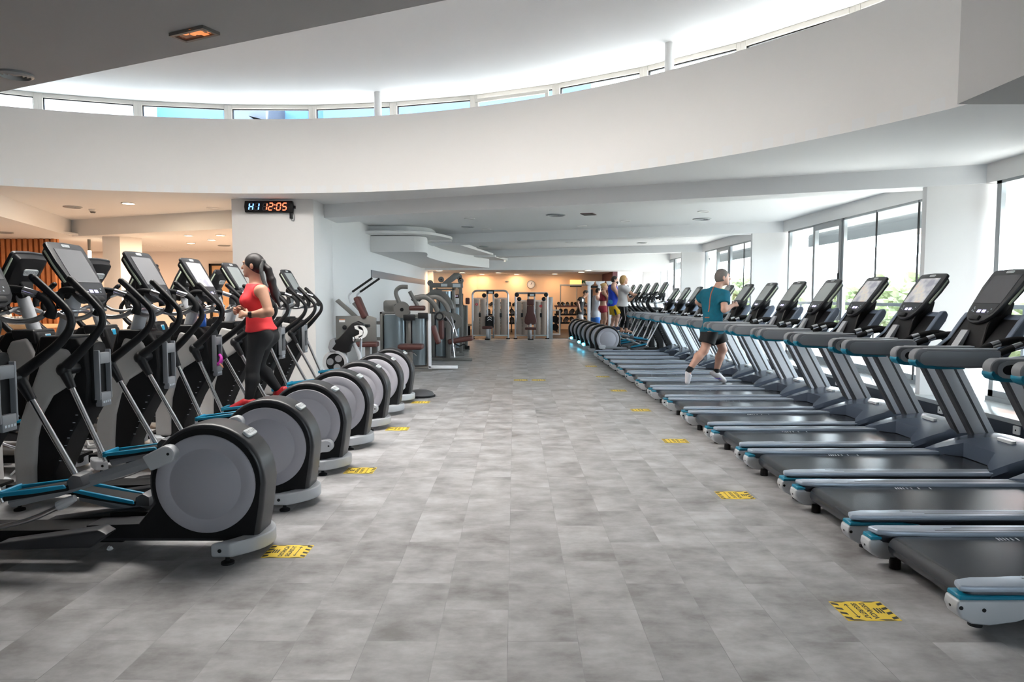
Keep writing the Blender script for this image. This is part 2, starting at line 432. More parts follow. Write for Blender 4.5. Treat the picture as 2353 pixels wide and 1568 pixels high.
# tilted open sash in one clerestory bay
a, b = 61.6, 69.9
p, q = Vector((*cp_(a, 9.93), 0)), Vector((*cp_(b, 9.93), 0)); d = (q-p).normalized(); L_ = (q-p).length; nrm = Vector((-d.y, d.x, 0))
mtx = Matrix.Translation(p+Vector((0, 0, 4.42))) @ Matrix(((d.x, nrm.x, 0, 0), (d.y, nrm.y, 0, 0), (0, 0, 1, 0), (0, 0, 0, 1))) @ rot('X', -9)
f = MB('frame_white'); f.box(.06, L_-.06, -.02, .02, .33, .39, .005, 1, mtx).box(.06, .12, -.02, .02, 0, .33, .005, 1, mtx).box(L_-.12, L_-.06, -.02, .02, 0, .33, .005, 1, mtx).box(.12, L_-.12, -.02, .02, 0, .05, .005, 1, mtx)
struct(f.build('window_%d' % (NW+1)))
# slender round posts between fascia and clerestory
for k, (px, py, Y) in enumerate(((868, 222, 11.6), (1538, 132, 9.4))):
    c = at(px, py, Y); o = MB('plaster').cyl((0, 0, .5), .062, 1.0, 'z', 24); struct(o.build('column_%d' % (k+1), loc=(c.x, c.y, 4.0)))

# beams and their piers
for k in range(5):
    y0 = 9.11+6.63*k + (XP*SK - XP*SK)
    def yl(x): return y0+(x-5.48)*SK
    xl = -3.5
    if k == 4: xl = -1.0
    struct(MB('plaster_ceiling').prism([(xl, yl(xl)), (XW+.1, yl(XW+.1)), (XW+.1, yl(XW+.1)+.42), (XP, yl(XP)+.42), (xl, yl(xl)+.88)], 'z', ZB, ZC+.02).build('trim_%d' % (k+1), smooth=0))
    struct(MB('plaster').prism([(XP, yl(XP)+.02), (XW+.15, yl(XW+.15)+.02), (XW+.15, yl(XW+.15)+.60), (XP, yl(XP)+.12)], 'z', 0, ZB+.02).build('wall_pier_%d' % (k+1), smooth=0))
# window wall: glazing per bay, ledge, navy front
struct(MB('ledge_gloss').box(XP-.1, XW+.02, -5, 37, .14, .19, .004).build('trim_6'))
struct(MB('navy_panel').box(XP-.1, XP-.06, -5, 37, 0, .14).build('wall_ledge_front'))
bays = [(7.8, 8.72)]+[(9.11+6.63*k+.45, 9.11+6.63*(k+1)-.46) for k in range(4)]
wn = NW+2
for bi, (ya, yb) in enumerate(bays):
    z0, z1 = .19, 2.98
    f = MB('frame_metal', 'black_matte'); D0, D1 = XW-.03, XW+.03
    f.box(D0, D1, ya, yb, z1-.06, z1).box(D0, D1, ya, yb, z0, z0+.13).box(D0-.03, D0, ya, yb, z0, z0+.05)
    # vertical divisions measured from the far end
    if bi == 0: div = [yb-.05, ya+.05, ya+.05, ya+.05, ya+.05, ya+.05]
    else: div = [yb-.05, yb-1.3, yb-2.55, yb-3.70, yb-4.9, ya+.05]
    for j, y in enumerate(div):
        w_ = (.05, .035, .045, .012, .014, .05)[j]
        f.use(1 if w_ < .02 else 0).box(D0, D0+.022 if w_ < .02 else D1, y-w_*.8, y+w_*.8, z0, z1)
    f.use(0)
    if bi:  # opening sash with its own frame between the 2nd and 3rd divisions
        s0, s1 = div[2]+.045, div[1]-.035
        for q in ((s0, s0+.08, 1.06, z1-.06), (s1-.08, s1, 1.06, z1-.06), (s0+.08, s1-.08, z1-.15, z1-.06), (s0+.08, s1-.08, 1.06, 1.20)):
            f.box(D0-.025, D1, q[0], q[1], q[2], q[3], .006, 1)
        f.use(1).box(D0-.05, D0-.02, s0+.02, s0+.05, 1.75, 1.95, .006, 1).use(0)
    w = struct(f.build('window_%d' % (wn+bi), smooth=0))
    g_ = MB('glass'); g_.mesh([(XW, ya, z0+.1), (XW, yb, z0+.1), (XW, yb, z1-.05), (XW, ya, z1-.05)], [(0, 1, 2, 3)]); g_.build('pane', w)
    portal((XW+.12, (ya+yb)/2, (z0+z1)/2), (0, R(90), 0), z1-z0, yb-ya)
struct(MB('plaster').box(XW-.05, XW+.2, -5, 37, ZB+.0, ZC+.1).build('wall_right_head'))
struct(MB('plaster').box(XW-.05, XW+.2, -5, 7.8, 0, ZB+.05).build('wall_right_near'))  # unseen stretch, made solid to keep daylight off the foreground
# left wall with column, back room
struct(MB('plaster').box(-4.93, -3.5, 12.0, 13.2, 0, ZC+.02, .004).build('column_3'))
struct(MB('plaster').box(-3.72, -3.5, 13.2, 27.9, 0, ZC+.02).build('wall_left'))
struct(MB('frame_white').box(-3.56, -3.30, 27.6, 28.1, 0, 2.7).build('trim_7'))
struct(MB('plaster_peach').box(-4.2, 4.2, 32.0, 32.2, 0, 3.3).build('wall_back'))
struct(MB('plaster_peach').prism([(-1.72, 32.05), (-5.2, 27.9), (-5.4, 28.0), (-1.9, 32.2)], 'z', 0, 3.3).build('wall_back_left'))
struct(MB('purple_wall').box(4.1, 4.3, 28.6, 32.2, 0, 3.3).build('wall_back_right'))
struct(MB('plaster').box(4.25, XW+.1, 32.0, 32.2, 0, 3.3).build('wall_back_corner'))
struct(MB('plaster_ceiling').prism([(-6, 26.9), (-6, 37), (XW+.2, 37), (XW+.2, 26.9)], 'z', 2.56, 2.7).build('ceiling_back_room', smooth=0))
struct(MB('plaster_ceiling').prism([(-3.5, 26.75), (XW+.2, 26.75), (XW+.2, 26.9), (-3.5, 26.9)], 'z', 2.555, ZC+.05).build('wall_drop', smooth=0))
struct(MB('black_matte').box(-3.5, 4.2, 24.72, 24.78, 0, .012).build('trim_8'))
# left lounge zone: back wall, skewed beam, pier, slatted wood wall
struct(MB('plaster').box(-16, -3.7, 20.6, 20.8, 0, 3.3).build('wall_lounge_back'))
struct(MB('plaster').box(-16.2, -16, -5, 21, 0, 5).build('wall_far_left'))
wb = MB('plaster'); wb.box(-16, 2.6, -5.2, -5, 0, 5).box(5.6, XW+.2, -5.2, -5, 0, 5).box(2.6, 5.6, -5.2, -5, 0, .9).box(2.6, 5.6, -5.2, -5, 2.4, 5); struct(wb.build('wall_behind'))
f = MB('frame_metal')  # added rear window, out of view, to light the camera-facing sides
for x in np.linspace(2.6, 5.6, 3): f.box(x-.04, x+.04, -5.15, -5.05, .9, 2.4)
f.box(2.6, 5.6, -5.15, -5.05, .9, .98).box(2.6, 5.6, -5.15, -5.05, 2.32, 2.4); w = struct(f.build('window_32', smooth=0))
MB('glass').mesh([(2.6, -5.1, .9), (5.6, -5.1, .9), (5.6, -5.1, 2.4), (2.6, -5.1, 2.4)], [(0, 1, 2, 3)]).build('pane', w)
portal((4.1, -5.25, 1.65), (R(90), 0, 0), 3.0, 1.5)
struct(MB('plaster_ceiling').prism([(-9.8, 15.2), (-4.9, 13.2), (-4.9, 13.75), (-9.8, 15.75)], 'z', 2.84, ZC+.02).build('trim_9', smooth=0))
struct(MB('plaster_ceiling').prism([(-8.5, 11.3), (-9.8, 15.2), (-9.8, 15.75), (-10.4, 15.75), (-9.1, 11.3)], 'z', 2.84, ZC+.02).build('trim_10', smooth=0))
struct(MB('plaster_ceiling').box(-16, -9.6, 9, 20.7, 2.86, 2.9).build('ceiling_lounge'))
struct(MB('plaster_ceiling').prism([(-9.6, 15.5), (-4.9, 13.6), (-3.7, 13.3), (-3.7, 20.7), (-9.6, 20.7)], 'z', 2.87, 2.93).build('ceiling_lounge_inner'))
struct(MB('plaster').box(-9.13, -8.74, 15.2, 16.1, 0, 2.9, .004).build('column_4'))
m = MB('wood_slat')
for i in range(34): m.box(-15.1+i*.13, -15.1+i*.13+.085, 15.98, 16.06, .0, 2.86, .01, 1)
m.box(-15.2, -10.7, 16.06, 16.12, 0, 2.86)
struct(m.build('wall_slatted'))
# wave-shaped dropped soffits on the left wall
def sm2(p, n=6): return [(v.x, v.y) for v in smooth_path([(x, y, 0) for x, y in p], n)]
w1 = sm2([(-2.45, 16.7), (-2.20, 16.95), (-2.25, 17.8), (-2.38, 18.8), (-2.32, 20.2), (-2.15, 21.8), (-1.7, 23.8), (-.95, 25.9)])
struct(MB('plaster').prism([(-3.5, 16.7)]+w1+[(-3.5, 25.9)], 'z', 2.60, 2.98).build('trim_11', smooth=40))
w2 = sm2([(-2.6, 16.15), (-2.0, 16.6), (-1.66, 17.6), (-1.63, 18.1)]); w3 = sm2([(-1.70, 18.3), (-1.62, 19.2), (-1.4, 20.6), (-1.05, 22.6), (-.75, 24.4)])
struct(MB('plaster').prism([(-3.5, 16.15)]+w2+[(-3.5, 18.1)], 'z', 3.0, 3.06).build('trim_12', smooth=40))
struct(MB('plaster').prism([(-3.5, 18.15)]+w3+[(-3.5, 24.4)], 'z', 2.985, 3.05).build('trim_13', smooth=40))
struct(MB('plaster').prism([(-3.5, 24.45)]+sm2([(-.70, 24.6), (-.4, 26.2), (.1, 28.0), (.7, 29.5)])+[(-3.5, 29.5)], 'z', 2.93, 3.0).build('trim_14', smooth=40))
struct(MB('plaster_ceiling').prism([(-3.5, 16.5)]+sm2([(-2.6, 16.5), (-2.15, 16.9), (-2.05, 17.6), (-2.1, 18.4)])+[(-3.5, 18.4)], 'z', 3.05, ZC+.01).build('trim_15', smooth=40))
struct(MB('plaster_ceiling').prism([(-3.5, 18.6)]+sm2([(-2.0, 19.6), (-1.6, 21.5), (-1.3, 23.6)])+[(-3.5, 23.6)], 'z', 3.04, ZC+.01).build('trim_16', smooth=40))
struct(MB('mid_grey').box(-3.5, -3.47, 16.7, 26.6, 1.98, 2.16, .004).build('trim_17'))

# ------------------------------------------------------------------ outside
struct(MB('ground_out').box(XW+.25, 90, -60, 90, -4.6, -4.5).build('ground'))
struct(MB('ext_floor').box(XW+.2, 9.6, -6, 38, -.3, .02).build('floor_balcony'))
struct(MB('ext_white').box(XW+.2, 8.8, -6, 38, 3.32, 3.5).build('ceiling_balcony'))
m = MB('rail_out')
m.box(9.0, 9.09, -6, 38, 1.28, 1.36)
for y in np.arange(-5, 38, 1.9): m.box(9.02, 9.07, y, y+.06, .02, 1.28)
tag(m.build('balcony_railing'), 'grey metal balcony railing running outside the long window wall', 'railing')
for bi, (ya, yb) in enumerate(bays):
    m = MB('ext_white', 'steel'); yc = (ya+yb)/2
    if bi == 0: ya = 7.82
    m.tube([(XW+.45, ya+.1, 2.80), (XW+.45, yb-.1, 2.80)], .075, 14)
    m.box(XW+.38, XW+.42, ya+.1, yb-.1, 2.60, 2.80)
    m.use(1)
    for q in (ya+.3, yb-.3): m.box(XW+.42, XW+.48, q, q+.05, 2.80, 3.30)
    tag(m.build('awning'), ['rolled white awning outside the window nearest the camera', 'rolled white awning outside the second window from the camera', 'rolled white awning outside the third window from the camera', 'rolled white awning outside the fourth window from the camera', 'rolled white awning outside the last window down the hall'][bi], 'awning', 'rolled awnings above the windows')
rnd = random.Random(3)
def tree(x, y, r, h, label):
    t = thing('tree', label, 'tree', (x, y, -4.5), 0, 'trees beyond the balcony')
    m = MB('leaf'); rr = random.Random(int(x*100+y))
    for k in range(170):
        a = rr.uniform(0, 6.28); q = r*math.sqrt(rr.random()); zz = h*(.45+.55*rr.random()*(1-.4*(q/r)))
        s_ = rr.uniform(.35, .8)*r*.17; V = []; F = []
        c = (q*math.cos(a), q*math.sin(a), zz)
        for i in range(5):
            for j in range(7):
                th = math.pi*i/4; ph = 2*math.pi*j/7; u = s_*(1+rr.uniform(-.45, .45)) if 0 < i < 4 else s_
                V.append((c[0]+u*math.sin(th)*math.cos(ph), c[1]+u*math.sin(th)*math.sin(ph), c[2]+u*.75*math.cos(th)))
        for i in range(4):
            for j in range(7): F.append((i*7+j, (i+1)*7+j, (i+1)*7+(j+1) % 7, i*7+(j+1) % 7))
        m.mesh(V, F)
    m.build('crown', t, 0); MB('trunk').tube([(0, 0, 0), (.05, .05, h*.6)], [.22, .12], 8).build('trunk', t)
for x, y, r, h, l in ((15, 9, 2.4, 5.6, 'sunlit green tree beyond the balcony, behind the sixth and seventh treadmill screens'), (17, 24, 3.0, 6.5, 'sunlit green tree beyond the balcony, left part of the widest window'),
                      (19, 16, 3.2, 6.4, 'sunlit green tree beyond the balcony, middle of the widest window'), (26, 46, 4.5, 8.0, 'broad green tree beyond the balcony, in the third window from the camera'),
                      (24, 70, 5, 8.6, 'broad green tree far beyond the balcony, in the fourth window from the camera'), (13, 13.5, 1.8, 4.9, 'small green tree close beyond the balcony rail')):
    tree(x, y, r, h, l)
bl = thing('building', 'blue walled building with grey canopy and white vents seen through the round clerestory', 'building', (-4, 20, 0))
MB('ext_blue').box(-1.5, 6.2, 0, 4, 3.3, 9).build('wall', bl)
MB('ext_white').box(-12, -6.6, -.6, 4, 3.3, 9).build('wall', bl)
MB('ext_blue').box(-6.6, -1.5, .6, 4, 3.3, 9).build('wall', bl)
m = MB('ext_grey'); m.prism([(-2.8, 6.3), (-1.6, 5.2), (-1.2, 5.2), (-3.2, 6.4)], 'y', -1.2, .6).box(-3.9, -2.8, -1.0, .6, 3.3, 7)
m.build('canopy', bl)
m = MB('ext_white')
for i in range(4): m.box(-9.5, -7.6, -.75, -.6, 5.0+i*.22, 5.1+i*.22)
m.build('vent', bl)
MB('ext_white').tube([(.6, -.1, 5.55), (2.2, -.1, 5.6), (2.5, -.1, 5.4), (2.6, -.1, 3.5)], .06, 8).build('pipe', bl)
b2 = thing('building', 'pale pink sunlit building seen through the right part of the round clerestory', 'building', (9, 16, 0))
m = MB('ext_pink'); m.box(-4, 6, 0, 5, 3.4, 7)
m.build('wall', b2)
m = MB('ext_white')
for i in range(7): m.box(-4, 6, -.08, 0, 3.9+i*.42, 4.05+i*.42)
m.build('ledge', b2)

# ================================================================== CARDIO MACHINES
def console(parent, org, tilt, scr='screen_grey', back=True):
    # touch-screen console: lens-shaped slab leaning away from the user (user at -x)
    c, s_ = math.cos(R(tilt)), math.sin(R(tilt))
    # local (w, v, n) -> machine: w = y, v = up the face, n = towards the user
    m = Matrix(((0, s_, -c, org[0]), (1, 0, 0, org[1]), (0, c, s_, org[2]), (0, 0, 0, 1)))
    out = [(.205, .35)]+arc(.17, .475, .035, 0, 90, 5)+[(0, .517)]+[(-x, y) for x, y in arc(.17, .475, .035, 0, 90, 5)[::-1]]+[(-.205, .35), (-.165, .13), (-.145, .075), (-.10, .03), (-.05, .008), (0, 0), (.05, .008), (.10, .03), (.145, .075), (.165, .13)]
    b = MB('dark_grey', 'black_plastic')
    b.prism(out, 'z', -.03, 0, .012, 2, m)
    b.use(1)
    inn = [(x*.93, .26+(y-.26)*.94) for x, y in out]
    b.loft([[m @ Vector((x, y, -.03)) for x, y in inn], [m @ Vector((x*.9, .27+(y-.26)*.88, -.075)) for x, y in inn], [m @ Vector((x*.45, .2+(y-.26)*.55, -.105)) for x, y in inn]])
    root = b.build('console', parent)
    q = MB(scr); q.box(-.150, .150, .185, .455, -.004, .003, 0, 1, m); q.build('screen', root)
    q = MB('panel_dark', 'lcd', 'white_print')
    q.prism([(.145, .178), (-.145, .178), (-.135, .10), (-.11, .078), (.11, .078), (.135, .10)], 'z', -.004, .003, 0, 1, m)
    q.use(1).box(-.052, -.016, .098, .122, 0, .005, 0, 1, m).box(.004, .040, .098, .122, 0, .005, 0, 1, m)
    q.use(2)
    for i, (x, y) in enumerate(((-.1, .13), (-.085, .105), (.09, .13), (.105, .115), (.08, .105), (.1, .145))): q.box(x-.005, x+.005, y-.005, y+.005, 0, .0045, 0, 1, m)
    q.build('button_panel', root)
    q = MB('badge', 'letter_grey'); q.prism([(x, .485+y) for x, y in rrect(.085, .022, .008)], 'z', -.002, .003, 0, 1, m)
    q.use(1).text('PRECOR', .018, m @ Matrix.Translation((0, .4845, .0036)) @ Matrix(((-1, 0, 0, 0), (0, 1, 0, 0), (0, 0, 1, 0), (0, 0, 0, 1))), sx=1.05)
    q.build('badge', root)
    q = MB('black_plastic'); q.box(-.05, .05, .022, .062, -.005, .022, .008, 2, m); q.build('emergency_key', root)
    for k in (-1, 1):
        q = MB('pale_green'); q.prism([(k*.192, .20), (k*.2065, .36), (k*.204, .455), (k*.19, .455), (k*.18, .20)], 'z', -.042, -.027, .003, 1, m); q.build('side_light', root)
    if back:
        q = MB('badge', 'letter_grey'); q.prism([(x, .36+y) for x, y in rrect(.17, .058, .02)], 'z', -.106, -.07, .002, 1, m)
        q.use(1).text('PRECOR', .04, m @ Matrix.Translation((0, .36, -.1066)) @ rot('Y', 180) @ Matrix(((-1, 0, 0, 0), (0, 1, 0, 0), (0, 0, 1, 0), (0, 0, 0, 1))), sx=1.1)
        q.build('badge', root)
    return root

def make_treadmill(label, loc, scr):
    t = thing('treadmill', label, 'treadmill', loc, 0, 'treadmills in the row by the windows')
    b = MB('navy_panel', 'black_plastic'); b.box(.24, 2.15, -.375, .375, .055, .15, .015)
    b.use(1)
    for x in (.12, 2.05):
        for y in (-.33, .33): b.cyl((x, y, .03), .03, .06)
    b.build('deck_frame', t)
    b = MB('belt', 'white_print')
    pr = [(1.80, .19), (.11, .19)]+arc(.11, .135, .055, 90, 270, 10)+[(1.80, .08)]
    b.prism(pr, 'y', -.288, .288)
    b.use(1)
    for x0, y in ((.38, -.255), (.62, .255), (1.06, -.255)):
        for dx in (0, .017, .034, .052, .075, .105, .155, .235): b.mesh([(x0+dx, y-.021, .1912), (x0+dx+.010, y-.021, .1912), (x0+dx+.017, y+.021, .1912), (x0+dx+.007, y+.021, .1912)], [(0, 1, 2, 3)])
    b.build('running_belt', t)
    for s in (-1, 1):
        b = MB('rail_alu', 'charcoal')
        pl = [(-.005, s*.40), (.015, s*.33), (.10, s*.302), (.22, s*.300), (.30, s*.290), (1.75, s*.290), (1.75, s*.412), (.05, s*.412)]
        b.prism(pl, 'z', .186, .216, .012, 3)
        b.use(1)
        for k in range(3): b.box(.33+.06*k, 1.7, s*(.322+.024*k)-.0035, s*(.322+.024*k)+.0035, .2150, .2168)
        r_ = b.build('side_rail', t)
        b = MB('navy_panel'); b.prism([(.02, s*.395), (.03, s*.335), (.10, s*.305), (1.75, s*.293), (1.75, s*.408), (.05, s*.408)], 'z', .145, .190, .006, 2); b.build('rail_skirt', r_)
        b = MB('silver_plastic', 'black_matte')
        pf = [(-.024, .158), (-.030, .12), (-.012, .078), (.04, .050), (.12, .042), (.24, .058), (.36, .10), (.42, .158)]
        b.prism(pf, 'y', s*.328 if s > 0 else s*.428, s*.428 if s > 0 else s*.328, .014, 3)
        b.use(1)
        for x, z in ((.09, .115), (-.012, .125)): b.cyl((x, s*.4285, z), .009, .004, 'y', 10)
        b.cyl((-.026, s*.375, .118), .008, .004, 'x', 10)
        c_ = b.build('rail_end_cap', t)
        b = MB('accent_blue'); b.prism([(-.018, .158), (-.014, .178), (.30, .176), (.40, .162), (.2, .158)], 'y', s*.33 if s > 0 else s*.424, s*.424 if s > 0 else s*.33, .004, 1); b.build('accent_strip', c_)
    # hood: swept shield over the motor
    NX, NY = 22, 28; V = []; F = []
    for j in range(NY+1):
        y = -.425+.85*j/NY; a = abs(y)
        xr = 1.50 if a > .40 else (1.50+(.40-a)/.10*.05 if a > .30 else (1.55+(.30-a)/.12*.14 if a > .18 else 1.69))
        for i in range(NX+1):
            u = i/NX; x = xr+(2.20-xr)*u; sx_ = (x-1.50)/.70
            z = .222+.165*math.sin(min(1, sx_*1.12)*math.pi*.62)*(1-.30*(a/.425)**3)
            if sx_ > .72: z -= .12*((sx_-.72)/.28)**2
            if a > .39: z -= .035*((a-.39)/.035)**2
            V.append((x, y, z))
    n1 = NX+1
    for j in range(NY):
        for i in range(NX): F.append((j*n1+i, (j+1)*n1+i, (j+1)*n1+i+1, j*n1+i+1))
    bd = [j*n1 for j in range(NY+1)]+[NY*n1+i for i in range(1, n1)]+[j*n1+NX for j in range(NY-1, -1, -1)]+[i for i in range(NX-1, 0, -1)]
    base = len(V)
    for k in bd: V.append((V[k][0]+.0, V[k][1], min(V[k][2]-.02, .196 if abs(V[k][1]) < .29 and V[k][0] < 1.95 else .10)))
    L_ = len(bd)
    for k in range(L_): F.append((bd[k], bd[(k+1) % L_], base+(k+1) % L_, base+k))
    b = MB('hood_blue'); b.mesh(V, F); h = b.build('motor_hood', t, 40)
    b = MB('badge'); b.prism([(1.86+x, -.06+y) for x, y in rrect(.045, .17, .015)], 'z', .366, .391, .003, 1); b.build('badge', h)
    for s in (-1, 1):
        y0, y1 = (s*.355, s*.415) if s > 0 else (s*.415, s*.355)
        b = MB('alu', 'black_matte')
        b.prism([(1.49, 1.05), (1.69, 1.05), (2.15, .20), (1.95, .20)], 'y', y0, y1, .008, 2)
        b.use(1)
        for x, z in ((1.61, .95), (1.55, 1.0), (1.65, 1.0)):
            for yy in (y0, y1): b.cyl((x, yy, z), .009, .006, 'y', 10)
        u = b.build('upright', t)
        b = MB('charcoal')
        b.prism([(1.610, 1.049), (1.633, 1.049), (2.093, .201), (2.070, .201)], 'y', y0-.0012, y1+.0012)
        b.prism([(1.486, 1.049), (1.510, 1.049), (1.970, .201), (1.946, .201)], 'y', y0-.0015, y1+.0015)
        b.build('upright_groove', u)
        # handrail arm
        ya, yb = (s*.338, s*.418) if s > 0 else (s*.418, s*.338)
        outl = [(1.37, 1.128), (.85, 1.143)]+arc(.825, 1.088, .055, 95, 265, 12)+[(.90, 1.022), (1.15, 1.008), (1.37, 1.012)]
        b = MB('mid_grey', 'silver_plastic'); b.prism(outl, 'y', ya, yb, .014, 3)
        b.use(1).box(.86, 1.35, ya+.012, yb-.012, 1.132, 1.1455, .004, 1)
        a_ = b.build('handrail', t)
        b = MB('accent_blue'); b.prism([(.775, 1.068), (.772, 1.05), (.79, 1.025), (.83, 1.010), (.95, 1.002), (1.12, 1.003), (1.12, 1.012), (.93, 1.022), (.84, 1.036), (.80, 1.056), (.79, 1.072)], 'y', ya-.003, yb+.003, .003, 1); b.build('accent_strip', a_)
        yin, yout = (ya, yb) if s > 0 else (yb, ya)
        pan = [(1.36, 1.118), (.86, 1.128)]+arc(.855, 1.076, .047, 95, 265, 10)+[(.95, 1.026), (1.36, 1.022)]
        b = MB('arm_grey'); b.prism(pan, 'y', min(yin, yin-s*.0035), max(yin, yin-s*.0035), .001, 1); b.build('side_panel', a_)
        pan2 = [(1.36, 1.116), (.87, 1.122)]+arc(.865, 1.078, .040, 95, 265, 10)+[(.95, 1.034), (1.36, 1.030)]
        b = MB('silver_plastic', 'black_plastic'); b.prism([(1.36, 1.122), (.86, 1.130)]+arc(.855, 1.077, .049, 95, 265, 10)+[(.95, 1.024), (1.36, 1.022)], 'y', min(yout, yout+s*.003), max(yout, yout+s*.003), .001, 1)
        b.use(1).prism([(x*.985+.025, 1.077+(z-1.077)*.72) for x, z in pan2], 'y', min(yout, yout+s*.005), max(yout, yout+s*.005), .001, 1); b.build('side_inset', a_)
        b = MB('charcoal'); b.prism([(1.35, 1.015), (1.35, 1.115), (1.42, 1.075), (1.60, 1.060), (1.80, 1.075), (1.80, 1.02), (1.60, 1.005)], 'y', ya+.01, yb-.01, .015, 3); b.build('shoulder', a_)
        yc = s*.385
        b = MB('black_rubber', 'chrome'); b.tube([(1.37, yc, 1.10), (1.45, yc, 1.135), (1.56, yc, 1.170), (1.67, yc, 1.182), (1.755, yc, 1.165), (1.815, yc, 1.115), (1.84, yc, 1.05)], [.022, .024, .027, .032, .040, .042, .034], 12, True, 4)
        b.use(1).tube([(1.80, yc, 1.135), (1.822, yc, 1.10)], .0438, 12, True, 4)
        b.tube([(1.475, yc, 1.146), (1.535, yc, 1.165)], .0272, 12)
        b.build('grip', t)
    # tray scoop under the console
    b = MB('tray_blue', 'black_plastic')
    side = [(1.36, 1.03), (1.36, 1.075), (1.53, 1.098), (1.62, 1.17), (1.72, 1.32), (1.762, 1.374), (1.795, 1.380), (1.815, 1.345), (1.795, 1.29), (1.70, 1.15), (1.62, 1.03)]
    for s in (-1, 1):
        b.prism(side, 'y', *((s*.295, s*.350) if s > 0 else (s*.350, s*.295)), .014, 3)
    b.prism([(1.62, 1.03), (1.70, 1.15), (1.795, 1.29), (1.815, 1.345), (1.795, 1.37), (1.755, 1.34), (1.58, 1.05)], 'y', -.30, .30, .012, 2)
    b.use(1).prism([(1.37, 1.035), (1.40, 1.062), (1.56, 1.075), (1.70, 1.27), (1.74, 1.33), (1.60, 1.04)], 'y', -.297, .297)
    for s in (-1, 1): b.prism([(1.38, 1.07), (1.53, 1.092), (1.62, 1.165), (1.72, 1.315), (1.755, 1.35), (1.60, 1.06)], 'y', *((s*.290, s*.299) if s > 0 else (s*.299, s*.290)))
    tr_ = b.build('console_tray', t)
    b = MB('dark_grey'); b.prism([(1.38, 1.06), (1.38, 1.085), (1.52, 1.085), (1.54, 1.065)], 'y', -.2, .2, .008); b.build('phone_ledge', tr_)
    b = MB('black_plastic'); b.prism([(1.58, 1.08), (1.63, 1.28), (1.74, 1.50), (1.84, 1.46), (1.80, 1.30), (1.74, 1.18)], 'y', -.12, .12, .02, 3); b.build('console_neck', t)
    b = MB('silver_plastic'); b.prism([(1.50, 1.075), (1.60, 1.24), (1.625, 1.24), (1.55, 1.075)], 'y', .06, .14, .004); b.build('neck_trim', t)
    console(t, (1.595, 0, 1.300), 35.5, scr)
    return t

